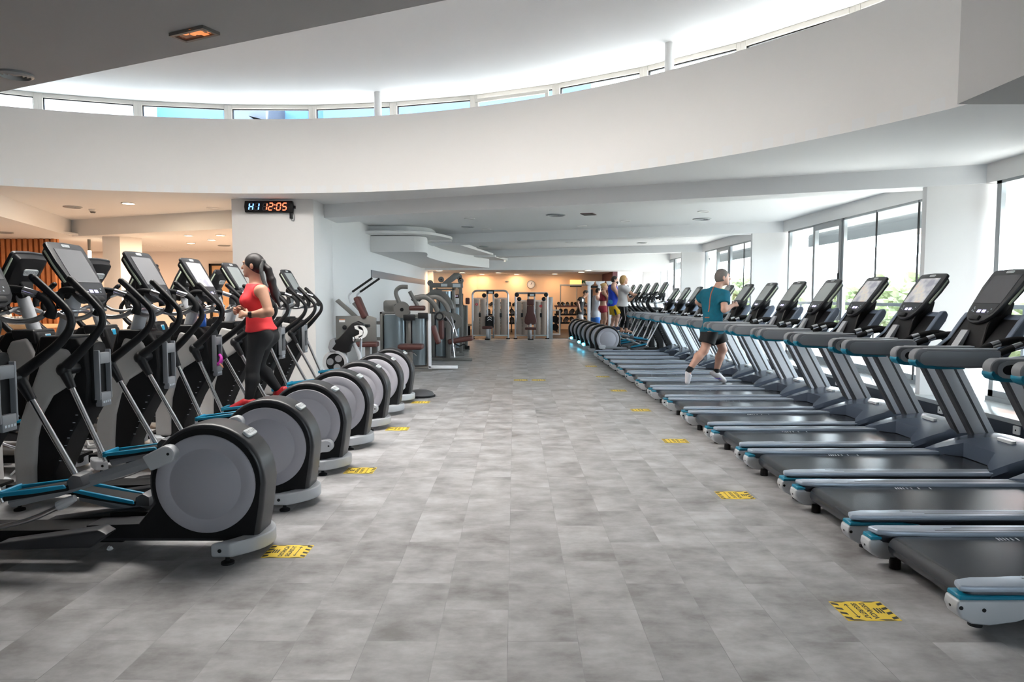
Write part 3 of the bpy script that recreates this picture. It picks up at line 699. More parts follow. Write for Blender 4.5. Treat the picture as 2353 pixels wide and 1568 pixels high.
def make_elliptical(label, loc, rz, group, scr, phase=1, ped=None, swing=None):
    # user faces local +x; phase = +1: crank of the +y side forward
    t = thing('elliptical_trainer', label, 'elliptical trainer', loc, rz, group)
    prof = [(-.285, .085), (-.318, .28), (-.335, .43)]+[(.335*math.cos(R(a)), .43+.345*math.sin(R(a))) for a in range(168, -30, -9)]+[(.42, .175), (.75, .165), (.75, .085)]
    b = MB('dark_grey', 'black_matte'); b.prism(prof, 'y', -.115, .115, .035, 4)
    b.use(1)
    side = [(x*.93, .43+(z-.43)*.93) for x, z in prof]
    for s in (-1, 1): b.prism([(x, max(z, .088)) for x, z in side], 'y', min(s*.112, s*.118), max(s*.112, s*.118))
    h = b.build('wheel_housing', t, 40)
    for x, z in ((-.312, .16), (-.33, .40)): pass
    b = MB('badge', 'letter_grey')
    mtx = Matrix.Translation((-.215, 0, .708)) @ rot('Y', -38) @ rot('Z', 90)
    b.prism(rrect(.13, .052, .018), 'z', -.012, .006, .003, 1, mtx)
    b.use(1).text('PRECOR', .030, mtx @ Matrix.Translation((0, 0, .0066)) @ rot('Z', 180), sx=1.1); b.build('badge', h)
    for s in (-1, 1):
        b = MB('disc_grey'); b.lathe([(0, s*.112), (.285, s*.112), (.285, s*.128), (.281, s*.132), (.215, s*.132), (.208, s*.129), (.203, s*.129), (.196, s*.135), (0, s*.139)], 'y', (0, 0, .43), 64); b.build('drive_disc', t, 50)
    # curved rear and straight front feet
    for nm, x0, sg in (('rear_foot', -.30, 1), ('front_foot', 1.86, -1)):
        b = MB('silver_plastic', 'black_rubber')
        out = [(x0-sg*.045+sg*.16*(y/.25)**2, y) for y in np.linspace(-.25, .25, 13)]; inn = [(x+sg*.115, y) for x, y in out[::-1]]
        b.prism(out+inn, 'z', .045, .128, .016, 3)
        b.use(1)
        xe = x0-sg*.045+sg*.16
        for y in (-.215, .215): b.cyl((xe+sg*.03, y, .032), .012, .04).lathe([(.036, 0), (.036, .012), (.02, .02)], 'z', (xe+sg*.03, y, 0), 20)
        for s in (-1, 1): b.cyl((xe+sg*.06, s*.2505, .085), .011, .003, 'y', 12)
        b.build(nm, t)
    b = MB('black_matte', 'dark_grey'); b.prism([(.5, .075), (.5, .17), (1.0, .15), (1.9, .15), (1.9, .075)], 'y', -.10, .10, .015, 2)
    b.use(1)
    for s in (-1, 1): b.prism([(.50, .175), (.55, .205), (1.12, .125), (1.15, .085), (.60, .10)], 'y', s*.20-.055, s*.20+.055, .014, 3)
    b.build('ramp', t)
    # tower
    b = MB('black_matte', 'white_print'); b.prism([(1.60, 1.205), (1.33, 1.205), (1.265, 1.12), (1.25, .92), (1.27, .72), (1.40, .50), (1.52, .24), (1.52, .08), (1.78, .08), (1.76, .5), (1.68, .95)], 'y', -.125, .125, .03, 3)
    b.use(1)
    for i in range(7):
        for s in (-1, 1): b.box(1.34+.022*i-.006, 1.34+.022*i+.012, s*.1255-.0008, s*.1255+.0008, .66-.055*i, .664-.055*i)
    tw = b.build('tower', t)
    b = MB('shell_grey'); b.prism([(1.53, 1.165), (1.38, 1.13), (1.345, 1.06), (1.335, .96), (1.37, .88), (1.50, .80), (1.57, .68), (1.62, .50), (1.64, .28), (1.645, .12), (1.80, .12), (1.80, .40), (1.745, .62), (1.67, .82), (1.585, 1.03)], 'y', -.145, .145, .035, 4); b.build('tower_shell', t, 45)
    b = MB('black_plastic', 'led_cyan' if False else 'accent_cyan', 'badge'); b.prism([(1.40, 1.14), (1.38, 1.225), (1.58, 1.225), (1.60, 1.10), (1.53, 1.12)], 'y', -.135, .135, .02, 3)
    b.use(2).box(1.655, 1.668, -.035, .035, 1.115, 1.185, .012, 2, T(1.6, 0, 1.2) @ rot('Y', -12) @ T(-1.6-.062, 0, -1.2)); b.use(1).box(1.660, 1.672, -.028, .028, 1.122, 1.178, .010, 2, T(1.6, 0, 1.2) @ rot('Y', -12) @ T(-1.6-.062, 0, -1.2))
    b.build('tower_collar', t)
    # bottle holder on the user's side
    mtx = T(1.235, 0, .93)
    b = MB('mid_grey', 'black_matte', 'white_print')
    fr_ = rrect(.15, .40, .05, 5)
    b.use(1).prism([(y, z+.02) for y, z in rrect(.16, .46, .06, 5)], 'x', .0, .10, .02, 2, mtx)
    b.use(0)
    for x0, x1, z0, z1 in ((-.075, -.058, -.17, .19), (.058, .075, -.17, .19), (-.058, .058, .09, .17), (-.058, .058, -.22, -.12)): b.box(-.035, .012, x0, x1, z0, z1, .007, 2, mtx)
    b.use(2)
    for i in range(4): b.box(-.037, -.034, -.045+.024*i, -.030+.024*i, -.195, -.180, 0, 1, mtx)
    b.build('bottle_holder', t)
    b = MB('silver_plastic'); b.tube([(1.515, 0, 1.15), (1.40, 0, 1.52)], .047, 20, True, 0, (1, 1.15)); b.build('column', t)
    # fixed handlebar
    b = MB('steel'); b.tube([(1.42, -.20, 1.37), (1.405, -.10, 1.40), (1.40, 0, 1.40), (1.405, .10, 1.40), (1.42, .20, 1.37)], .019, 12, True, 5)
    for s in (-1, 1): b.tube([(1.42, s*.16, 1.385), (1.30, s*.225, 1.35), (1.19, s*.235, 1.36), (1.12, s*.235, 1.40)], .017, 12, True, 5)
    hb = b.build('handlebar', t)
    for s in (-1, 1):
        b = MB('black_rubber', 'chrome'); b.tube([(1.10, s*.235, 1.375), (1.085, s*.235, 1.43), (1.14, s*.23, 1.50), (1.26, s*.215, 1.545), (1.35, s*.20, 1.545), (1.375, s*.20, 1.50), (1.37, s*.205, 1.42)], [.034, .027, .023, .023, .024, .024, .03], 12, True, 5)
        b.use(1).tube([(1.16, s*.2285, 1.513), (1.24, s*.217, 1.541)], .0242, 12); b.build('pulse_grip', hb)
    # swinging arms, rods, cranks, pedals
    if ped is None: ped = {phase: (.70, .485, 1.06, .425), -phase: (.55, .27, .94, .335)}
    for s in (-1, 1):
        sw = .03 if s == phase else -.03
        if swing: sw = swing[s]
        y = s*.265
        b = MB('black_plastic'); b.tube([(1.33, y, 1.01), (1.22+sw*.4, y, 1.10), (1.10+sw, y, 1.21), (1.03+sw, y, 1.30), (1.02+sw, y, 1.38), (1.07+sw, y, 1.455), (1.23+sw, s*.255, 1.615)], [.036, .032, .028, .024, .022, .022, .024], 12, True, 5)
        b.ball((1.24+sw, s*.255, 1.622), .023, 12)
        b.cyl((1.33, s*.21, 1.0), .038, .16, 'y', 20).ball((1.33, y, 1.0), .046, 14, (1, 1, 1.1))
        x0, z0, x1, z1 = ped[s]
        bx, bz = x1+.0, z1-.06
        d = (Vector((bx, y, bz))-Vector((1.33, y, 1.0))); 
        q = Vector((1.33, y, 1.0))+d*.20
        b.tube([(1.33, y, 1.0), q], [.040, .026], 12)
        b.build('swing_arm', t)
        b = MB('chrome'); b.tube([q-d*.04, (bx, y, bz)], .0185, 14); b.build('connecting_rod', t)
        ca = R(45 if s == phase else 225)
        kx, kz = .262*math.cos(ca), .43+.262*math.sin(ca)
        b = MB('silver_plastic', 'black_matte'); dirv = Vector((x0-kx, 0, z0-.10-kz)).normalized(); a_ = math.degrees(math.atan2(dirv.z, dirv.x))
        mk = T(kx, s*.172, kz) @ rot('Y', -a_)
        b.prism(arc(0, 0, .052, 90, 270, 8)+[(.115, -.048), (.125, .045)], 'y', -.037, .037, .014, 3, mk)
        b.use(1).cyl((-.02, s*.038, 0), .008, .003, 'y', 10, mk)
        k_ = b.build('crank_knuckle', t)
        b = MB('mid_grey'); P0 = Vector((kx, s*.172, kz))+dirv*.09; P1 = Vector((x0+.10, s*.20, z0-.075))
        b.tube([P0, P1, (x1, s*.215, z1-.075)], .032, 4, True, 0, (.55, 1)); b.build('pedal_bar', t)
        b = MB('steel', 'silver_plastic'); b.tube([(x0-.02, s*.30, z0-.11), (x0+.18, s*.31, z0-.20), (x0+.42, s*.31, z0-.26)], .014, 10, True, 6)
        b.use(1).tube([(x0-.06, s*.295, z0-.085), (x0+.03, s*.302, z0-.13)], [.018, .03, .026], 10, True, 3); b.build('stabiliser_rod', t)
        # pedal
        dv = Vector((x1-x0, 0, z1-z0)); ln = dv.length; a2 = math.degrees(math.atan2(dv.z, dv.x))
        mp_ = T(x0, s*.205, z0) @ rot('Y', -a2)
        b = MB('black_rubber', 'charcoal'); b.box(0, ln, -.075, .075, -.055, -.02, .012, 2, mp_)
        b.use(1).prism([(-.085, -.045), (-.075, .015), (-.03, .03), (.01, .0), (.01, -.055)], 'y', -.06, .06, .012, 2, mp_)
        p_ = b.build('pedal', t)
        b = MB('accent_cyan')
        for u in (-1, 1): b.prism([(.0, -.036), (.01, -.014), (ln, .0), (ln+.02, -.022), (ln*.5, -.036)], 'y', u*.079-.008, u*.079+.008, .004, 1, mp_)
        b.box(ln-.01, ln+.015, -.085, .085, -.03, .008, .005, 1, mp_)
        b.build('accent_strip', p_)
    console(t, (1.215, 0, 1.445), 30, scr, True)
    b = MB('black_plastic'); b.prism([(1.42, 1.48), (1.36, 1.56), (1.30, 1.60), (1.42, 1.68), (1.46, 1.60), (1.46, 1.50)], 'y', -.07, .07, .02, 3); b.build('console_neck', t)
    return t

def ordn(i): return ['first', 'second', 'third', 'fourth', 'fifth', 'sixth', 'seventh', 'eighth', 'ninth', 'tenth', 'eleventh', 'twelfth', 'thirteenth', 'fourteenth'][i]

TX, TY0, TD = 1.99, 3.375, .985
def setscr(root, mname):
    for o in COL.objects:
        if o.parent and o.parent.parent == root and o.name.split('.')[0] == 'screen':
            o.data = o.data.copy(); o.data.materials[0] = M[mname]
notes = ['grey and blue treadmill nearest the camera, only its belt end in the picture', 'grey treadmill second from the camera, long grey handrail crossing the picture edge', 'grey treadmill with a large blank grey screen, beside the broad white pier',
         'grey treadmill with a coloured picture on its screen, right of another lit one', 'grey treadmill with a coloured picture on its screen, in front of the wide window', 'grey treadmill with a pale blank screen, sixth from the camera',
         'grey treadmill with a pale blank screen, right behind the running man\'s one', 'grey treadmill under the running man in the teal shirt']
notes[6] = 'grey treadmill with a pale blank screen, the next one nearer than the running man\'s'
notes += ['grey treadmill just past the running man, ninth from the camera']+['grey treadmill past the running man, %s from the camera' % ordn(i) for i in range(9, 13)]+['last grey treadmill of the row, next to the pale round wheel of a trainer']
scr_kind = ['screen_dark', 'screen_dark', 'screen_dark', 'screen_picture', 'screen_picture']+['screen_light']*9
protoT = make_treadmill(notes[0], (TX, TY0, 0), 'screen_dark')
treadmills = [protoT]
KIDS.clear()
for i in range(1, 14):
    o = dup(protoT, notes[i], (TX-.003*i, TY0+TD*i, 0)); treadmills.append(o)
for i, o in enumerate(treadmills):
    if scr_kind[i] != 'screen_dark': setscr(o, scr_kind[i])

G1 = 'elliptical trainers in the front left row'
EX, EY0, ED = -1.77, 3.97, .957
eln = ['black and grey elliptical trainer nearest the camera, its whole grey wheel showing', 'black and grey elliptical trainer second from the camera, bright reflection on its screen', 'black and grey elliptical trainer third from the camera, dull grey screen before a beige pier',
       'elliptical trainer under the woman in the red top, blue bottle on it', 'elliptical trainer right behind the woman in the red top, fifth from the camera', 'elliptical trainer just past the woman in the red top, sixth from the camera', 'last elliptical trainer of the front left row, its screen clear against the white column']
eA = make_elliptical(eln[0], (EX, EY0, 0), 180, G1, 'screen_grey', 1)
KIDS.clear(); ells = [eA, dup(eA, eln[1], (EX, EY0+ED, 0))]
eB = make_elliptical(eln[2], (EX, EY0+2*ED, 0), 180, G1, 'screen_grey', -1)
KIDS.clear(); ells += [eB, dup(eA, eln[3], (EX, EY0+3*ED, 0)), dup(eB, eln[4], (EX, EY0+4*ED, 0)), dup(eA, eln[5], (EX, EY0+5*ED, 0)), dup(eB, eln[6], (EX, EY0+6*ED, 0))]
setscr(ells[3], 'screen_picture'); setscr(ells[4], 'screen_light'); setscr(ells[5], 'screen_light'); setscr(ells[6], 'screen_light')
G2 = 'elliptical trainers in the left row seen from behind'
for i, l in enumerate(('elliptical trainer turned towards the camera side, back of its console before the slatted wood wall', 'elliptical trainer in the second row, back of its console right of the brightest screen', 'elliptical trainer in the second row, back of its console behind the dull grey screen',
                       'elliptical trainer in the second row, half hidden behind the lit picture screen', 'elliptical trainer in the second row, hidden behind the woman in red', 'elliptical trainer in the second row at the far left edge of the picture')):
    k = i if i < 5 else -1
    dup(eA if i % 2 else eB, l, (-5.62, 5.85+.957*k, 0), 0, G2)
G3 = 'elliptical trainers by the far windows'
for i, l in enumerate(('elliptical trainer with a full pale round wheel beside the last treadmill', 'elliptical trainer second behind the pale round wheel by the windows', 'elliptical trainer under the woman in the white shirt', 'elliptical trainer under the man in the blue vest',
                       'elliptical trainer just past the man in the blue vest', 'elliptical trainer with the second last dark wheel by the windows', 'elliptical trainer at the far end by the windows, last dark wheel')):
    r = dup(eB if i % 2 else eA, l, (2.36-.03*i, 17.35+1.0*i, 0), 0, G3)
    if i in (2, 3, 5): q = MB('led_cyan'); q.ball((-.345, 0, .165), .040, 14); q.build('power_light', r)

# ================================================================== CEILING FIXTURES
def downlight(px, py, z, label, on=True, r=.09, col=(1, .78, .52), e=60, lamp=True):
    c = atz(px, py, z); t = thing('downlight', label, 'ceiling light', (c.x, c.y, z), 0, 'recessed ceiling lights')
    b = MB('plaster'); b.lathe([(r*1.2, 0), (r*1.2, -.012), (r, -.014), (r*.96, 0)], 'z', (0, 0, 0), 28); b.build('ring', t)
    b = MB('glow_warm' if on else 'white'); b.lathe([(0, -.006), (r*.97, -.006), (r*.97, -.001)], 'z', (0, 0, 0), 24); b.build('lens', t)
    if on and lamp:
        l = light('lamp', 'AREA', (0, 0, -.03), e, col, shape='DISK', size=r*1.8); l.parent = t; l.location = (0, 0, -.03)
    return t
def vent(px, py, z, label, r=.16):
    c = atz(px, py, z); t = thing('air_vent', label, 'air vent', (c.x, c.y, z), 0, 'round ceiling vents')
    b = MB('frame_metal', 'charcoal'); b.lathe([(r, 0), (r, -.014), (r*.85, -.022), (r*.80, -.006), (r*.62, -.016), (r*.58, -.004), (r*.40, -.014), (r*.36, -.003), (r*.15, -.012), (0, -.012)], 'z', (0, 0, 0), 32); b.build('diffuser', t)
for px, py, l in ((167, 475, 'grey round vent left of the lit ceiling lamp over the trainers'), (1075, 521, 'round vent in the bay above the curved soffit'), (1277, 494, 'largest round vent in the middle ceiling bay'), (1613, 503, 'round vent in the bright ceiling bay near the wide window'),
                  (1246, 554, 'round vent in the second ceiling bay, near its middle'), (1475, 558, 'round vent in the second ceiling bay toward the windows'), (1112, 566, 'small round vent beside the tip of the curved soffit'), (1402, 588, 'small round vent in the third ceiling bay')):
    vent(px, py, ZC, l, .20 if px in (1277, 1613) else .16)
vent(515, 564, 2.869, 'dark round vent just left of the white column')
vent(35, 170, ZC-.001, 'round dark grille in the shaded near soffit at the left picture edge', .12)
vent(10, 534, 2.859, 'dark round vent above the slatted wood wall')
downlight(295, 467, ZC, 'lit ceiling lamp above the second and third trainer', True, .10, e=20)
for px, py in ((433, 541), (486, 551)): downlight(px, py, 2.87, 'lit ceiling lamp deep in the left lounge, %s one' % ('left' if px < 450 else 'right'), True, .08, e=14)
for px, py, l in ((490, 478, 'unlit ceiling lamp ring left of the white column'), (915, 502, 'unlit lamp ring above the curved soffit by the left wall'), (1079, 502, 'unlit lamp ring in the first bay, above the middle of the curved soffit'), (1437, 508, 'unlit lamp ring in the first bay right of the small square grille'), (1337, 519, 'unlit lamp ring in the first bay under the small square grille'),
                  (1118, 527, 'unlit lamp ring right of the round vent over the soffit'), (1617, 486, 'unlit lamp ring just above the vent by the wide window'), (1308, 557, 'unlit lamp ring in the second ceiling bay')):
    downlight(px, py, ZC, l, False, .10)
ZR = 2.56
for i, (px, py) in enumerate(((1009, 622), (1062, 626.5), (1107, 630), (1145, 626.5), (1187, 630), (1275, 629.5), (1336, 625.5), (1351, 621.5))):
    downlight(px, py, ZR, 'lit ceiling lamp of the back weights room, %s from the left' % ordn(i), True, .12, (1, .58, .28), 5)
for i, (px, py) in enumerate(((1160, 599), (1174, 604))): downlight(px, py, 2.928, 'lit ceiling lamp before the weights room, %s of a close pair' % ('left' if i == 0 else 'right'), True, .13, (1, .72, .45), 12)
# extra lamps of the lounge, hidden by its beam from here
for x, y in ((-6.5, 15.2), (-8.2, 17.4), (-12, 13.2), (-12.5, 18.5), (-5.4, 17.0)):
    z = 2.869 if x > -9.6 else 2.859
    t = thing('downlight', 'lit ceiling lamp behind the lounge beam', 'ceiling light', (x, y, z), 0, 'lounge lamps behind the beam')
    b = MB('plaster'); b.lathe([(.11, 0), (.11, -.012), (.09, -.014), (.088, 0)], 'z', (0, 0, 0), 24); b.build('ring', t)
    b = MB('glow_warm'); b.lathe([(0, -.006), (.088, -.006), (.088, -.001)], 'z', (0, 0, 0), 20); b.build('lens', t)
    l = light('lamp', 'AREA', (0, 0, -.03), 38, (1, .62, .38), shape='DISK', size=.18); l.parent = t
c = atz(213, 481, ZC); t = thing('smoke_detector', 'small white smoke detector hanging from the ceiling right of the left vent', 'smoke detector', (c.x, c.y, ZC))
MB('white').lathe([(.07, 0), (.07, -.02), (.05, -.05), (.03, -.075), (0, -.075)], 'z', (0, 0, 0), 24).build('housing', t); MB('charcoal').lathe([(.051, -.045), (.053, -.052), (.034, -.076), (.03, -.07)], 'z', (0, 0, 0), 24).build('sensor', t)
cs = [atz(x, y, ZC) for x, y in ((388, 76), (466, 57), (506, 74), (427, 92))]
ce = sum(cs, Vector())/4; ax_ = (cs[1]-cs[0]).normalized(); t = thing('ceiling_heater', 'rectangular ceiling heater glowing orange in the shaded near soffit', 'heater', (ce.x, ce.y, ZC), math.degrees(math.atan2(ax_.y, ax_.x)))
lw_, ld_ = (cs[1]-cs[0]).length/2, (cs[2]-cs[1]).length/2
b = MB('frame_taupe'); b.box(-lw_, lw_, -ld_, -ld_+.022, -.02, 0).box(-lw_, lw_, ld_-.022, ld_, -.02, 0).box(-lw_, -lw_+.022, -ld_+.022, ld_-.022, -.02, 0).box(lw_-.022, lw_, -ld_+.022, ld_-.022, -.02, 0); b.build('frame', t)
MB('heater_glass').box(-lw_+.022, lw_-.022, -ld_+.022, ld_-.022, -.010, -.004).build('glass_panel', t)
for x, y, w in ((-.05, -.035, .03), (-.01, .0, .02), (.04, -.02, .05), (.06, .03, .03), (.12, .02, .02)):
    MB('heater_glow').lathe([(0, -.0125), (w*.9, -.0115), (w, -.0100)], 'z', (x, y, 0), 12).build('glow', t)
c = atz(1352, 492, ZC); t = thing('ceiling_grille', 'small square brown grille set in the first ceiling bay', 'grille', (c.x, c.y, ZC), -21)
b = MB('maroon', 'frame_taupe'); b.box(-.13, .13, -.16, .16, -.012, 0); b.use(1)
for i in range(7): b.box(-.12, .12, -.14+.043*i, -.13+.043*i, -.018, -.012)
b.build('grille_plate', t)

# ================================================================== CLOCKS, SIGNS, STICKERS
c = at(617, 475, 11.93)
t = thing('interval_timer', 'black digital wall timer with blue and red digits on the white column', 'digital clock', (c.x, 11.999, c.z))
W2, H2 = .425, .098
b = MB('black_plastic'); b.prism([(-W2, 0), (-W2+.014, H2), (W2-.014, H2), (W2, 0), (W2-.014, -H2), (-W2+.014, -H2)], 'y', -.07, 0, .006); b.box(W2, W2+.03, -.05, -.01, -.03, .02, .008); b.build('case', t)
SEG = {'a': ((0, 1), (1, 1)), 'b': ((1, 1), (1, .5)), 'c': ((1, .5), (1, 0)), 'd': ((0, 0), (1, 0)), 'e': ((0, .5), (0, 0)), 'f': ((0, 1), (0, .5)), 'g': ((0, .5), (1, .5))}
DIG = {'H': 'bcefg', '1': 'bc', '2': 'abged', '0': 'abcdef', '5': 'afgcd'}
def digit(x0, ch, on):
    b = MB('led_off', on); w, h = .066, .118
    for k, (p, q) in SEG.items():
        b.use(1 if k in DIG[ch] else 0); lit = k in DIG[ch]
        P = [(x0+p[0]*w+(p[1]-.5)*.02, (p[1]-.5)*h), (x0+q[0]*w+(q[1]-.5)*.02, (q[1]-.5)*h)]
        d = Vector((P[1][0]-P[0][0], P[1][1]-P[0][1])).normalized(); n_ = Vector((-d.y, d.x))*(.0085 if lit else .004); a, e_ = Vector(P[0])+d*.007, Vector(P[1])-d*.007
        b.prism([tuple(a+n_), tuple(a-n_), tuple(e_-n_), tuple(e_+n_)], 'y', -.074, -.070)
    b.build('digit', t)
for x0, ch, on in ((-.335, 'H', 'led_blue'), (-.235, '1', 'led_blue'), (-.095, '1', 'led_red'), (.005, '2', 'led_red'), (.142, '0', 'led_red'), (.245, '5', 'led_red')): digit(x0, ch, on)
for z in (.03, -.03): MB('led_red').cyl((.108+z*.15, -.072, z), .010, .006, 'y', 12).build('colon_dot', t)
t2 = thing('power_adapter', 'small black plug adapter with a looped cord under the wall timer', 'power adapter', (c.x+.375, 11.999, c.z-.15))
MB('black_plastic').box(-.025, .025, -.04, 0, -.05, .05, .006).build('adapter', t2); MB('black_plastic').tube([(0, -.02, -.05), (.01, -.02, -.085), (.045, -.02, -.085), (.055, -.02, -.03), (.04, -.02, .05)], .004, 8, True, 5).build('cord', t2)
c = at(1220, 654, 31.98); t = thing('wall_clock', 'round wall clock near five past twelve on the warm back wall', 'clock', (c.x, 32.0, c.z))
MB('frame_taupe').lathe([(0, 0), (.19, 0), (.19, -.05), (.175, -.055), (.172, -.035), (0, -.035)], 'y', (0, 0, 0), 40).build('case', t)
b = MB('white', 'ink'); b.lathe([(0, -.036), (.172, -.036)], 'y', (0, 0, 0), 40); b.use(1)
for i in range(12): b.box(-.004, .004, -.039, -.036, .135, .16, 0, 1, rot('Y', 30*i))
b.build('dial', t)
for a, l, w in ((12, .09, .006), (30, .14, .0045)): MB('ink').box(-w, w, -.042, -.039, -.02, l, 0, 1, rot('Y', a)).build('hand', t)
c = at(1165, 647.5, 31.98); t = thing('wall_sensor', 'small beige sensor on the back wall left of the clock', 'sensor', (c.x, 32.0, c.z)); MB('frame_taupe').box(-.07, .07, -.05, 0, -.025, .025, .01).build('housing', t); MB('frame_white').ball((0, -.05, 0), .02, 10).build('lens', t)
c = at(1323, 652, 31.98); t = thing('exit_sign', 'lit orange emergency sign above the double door', 'sign', (c.x, 32.0, c.z))
MB('glow_orange').box(-.27, .27, -.06, 0, -.08, .17, .01).build('light_box', t); b = MB('ink'); b.box(-.27, .27, -.062, -.0, -.16, -.085); b.build('sign_base', t)
c = at(1340, 653, 31.98); t = thing('exit_arrow_sign', 'small green sign right of the lit orange emergency sign', 'sign', (c.x, 32.0, c.z)); MB('green_sign').box(-.17, .17, -.012, 0, -.17, .17).build('plate', t)
b = MB('white'); b.prism([(-.10, .03), (.0, .03), (.0, .09), (.11, 0), (0, -.09), (0, -.03), (-.10, -.03)], 'y', -.014, -.012); b.build('arrow', t)
d1 = MB('plaster_peach'); d1.box(2.18, 2.90, 31.95, 32.0, 0, 2.03).box(2.92, 3.62, 31.95, 32.0, 0, 2.03); d1 = struct(d1.build('door_1')); MB('frame_metal').box(2.12, 3.70, 31.93, 32.0, 2.03, 2.09).box(2.895, 2.925, 31.94, 31.99, 0, 2.03).box(2.13, 2.16, 31.94, 32, 0, 2.03).build('door_frame', d1)
d2 = MB('black_matte'); d2.box(-9.15, -9.08, 20.5, 20.6, 0, 2.5).box(-8.52, -8.45, 20.5, 20.6, 0, 2.5).box(-9.15, -8.45, 20.5, 20.6, 2.44, 2.5); d2 = struct(d2.build('door_2')); MB('wood_light').box(-9.08, -8.52, 20.55, 20.6, 0, 2.44).build('panel', d2)

mat('sticker_red', (.5, .05, .04), .5)
def sticker(px, py, label, flip):
    c = atz(px, py, 0); t = thing('floor_sticker', label, 'floor sticker', (c.x, c.y, 0), 180 if flip else 0, 'yellow floor stickers')
    b = MB('yellow', 'ink'); b.prism([(-.125, -.1), (.125, -.1), (.125, .1), (-.125, .1)], 'z', .0005, .0020)
    b.use(1); Z = .0021
    def q(*v): b.mesh([(x, y, Z) for x, y in v], [tuple(range(len(v)))])
    for i in range(4):
        for s in (-1, 1):
            y = -.088+.048*i; q((s*.123, y), (s*.093, y+.012), (s*.093, y+.034), (s*.123, y+.022))
    for s in (-1, 1):
        for x in (-.06, .085): q((x-.045, s*.099), (x+.01, s*.099), (x+.04, s*.088), (x-.02, s*.088))
    mt = lambda x: Matrix.Translation((x, 0, Z)) @ rot('Z', 90)
    b.text('DISTÀNCIA', .034, mt(-.022), sx=.92, bold=.0012); b.text('SEGURETAT', .034, mt(.018), sx=.87, bold=.0012)
    for i in range(3): q((-.075+.014*i-.014, -.026), (-.066+.014*i-.014, -.026), (-.066+.014*i-.014, .026), (-.075+.014*i-.014, .026))
    q((.056, -.062), (.061, -.062), (.061, .062), (.056, .062))
    for s in (-1, 1): q((.0585, s*.075), (.0725, s*.052), (.0585, s*.060), (.0445, s*.052))
    b.build('print', t, 0)
for i, (x, y) in enumerate(((662, 1268), (828, 1082), (914, 986), (967, 925))): sticker(x, y, 'yellow floor sticker on the left of the aisle, %s from the camera' % ordn(i), False)
for i, (x, y) in enumerate(((1986, 1405), (1688, 1139), (1552, 1014), (1472, 943), (1421, 898), (1385, 866), (1358, 842))): sticker(x, y, 'yellow floor sticker along the treadmills, %s from the camera' % ordn(i), True)
c = atz(1217, 874, 0)
for k, dx in enumerate((-.17, .17)):
    sticker(1217+dx*120, 874, 'yellow floor sticker in the middle of the aisle, %s of two side by side' % ('left' if k == 0 else 'right'), False)

# ================================================================== SMALL THINGS
for i, (px, Y) in enumerate(((2345, 7.2), (2170, 8.5), (2045, 9.72), (1928, 11.25))):
    t = thing('power_socket', 'white power socket on the dark ledge front, %s from the camera' % ordn(i), 'power socket', (XP-.1, Y, .085), 0, 'white sockets along the ledge')
    MB('white').box(-.022, 0, -.045, .045, -.045, .045, .008).build('cover', t); b = MB('black_matte'); b.cyl((-.0225, 0, 0), .010, .003, 'x', 12); b.build('hole', t)
t = thing('water_bottle', 'blue water bottle standing on the fourth trainer behind its handlebar', 'bottle', (-3.10, EY0+3*ED-.07, 1.206))
MB('bottle_blue').lathe([(0, 0), (.034, 0), (.037, .01), (.037, .07), (.033, .085), (.037, .10), (.037, .15), (.022, .175), (.018, .185)], 'z', (0, 0, 0), 24).build('body', t)
MB('black_plastic').lathe([(.022, .172), (.022, .20), (.012, .205), (.010, .225), (0, .225)], 'z', (0, 0, 0), 20).tube([(.02, 0, .19), (.035, 0, .215), (.0, 0, .235)], .005, 8, True, 4).build('cap', t)
t = thing('wristband', 'magenta band tucked into the bottle holder of the fourth trainer', 'band', (-1.77-1.19, EY0+3*ED-.02, .86))
MB('magenta').tube([(0, 0, .06), (.03, -.03, .03), (.02, -.05, -.02), (-.01, -.02, -.03), (.015, .02, -.0)], .016, 10, True, 5).build('strap', t); MB('copper').tube([(.02, -.05, -.02), (.06, -.10, -.035), (.09, -.14, -.05)], .008, 8, True, 4).build('cord', t)
for i, (px, py, l) in enumerate(((65, 1085, 'white cable loop at the foot of the first trainer'), (215, 1018, 'white cable loop at the foot of the second trainer'))):
    c = atz(px, py, .05); t = thing('power_cable', l, 'cable', (c.x, c.y, 0))
    MB('white').tube([(-.15, 0, .02), (-.05, .03, .12), (.05, 0, .14), (.06, -.04, .06), (-.02, -.03, .03), (-.06, .02, .09), (.04, .05, .11), (.16, .06, .01)], .009, 8, True, 6).build('cord', t); MB('white').box(-.05, .05, -.03, .03, 0, .035, .006).build('plug', t)
c = atz(252, 1266, 0); b = MB('white'); rr = random.Random(5); b.ball((0, 0, .013), .016, 10, (1.2, 1, .8))
for v in b.bm.verts: v.co *= 1+rr.uniform(-.25, .2)
for v in b.bm.verts: v.co.z = max(v.co.z, 0)
tag(b.build('paper_scrap', None, 0, (c.x, c.y, 0)), 'crumpled white paper scrap on the dark floor below the nearest trainer', 'paper')
c = atz(950, 915, 0); t = thing('balance_dome', 'low dark grey disc on the floor beyond the last left trainer', 'balance dome', (-1.42, 10.25, 0)); MB('charcoal').lathe([(.21, 0), (.21, .03), (.18, .07), (.1, .10), (0, .11)], 'z', (0, 0, 0), 32).build('dome', t); MB('black_rubber').lathe([(.225, 0), (.225, .02), (.21, .025)], 'z', (0, 0, 0), 32).build('rim', t)
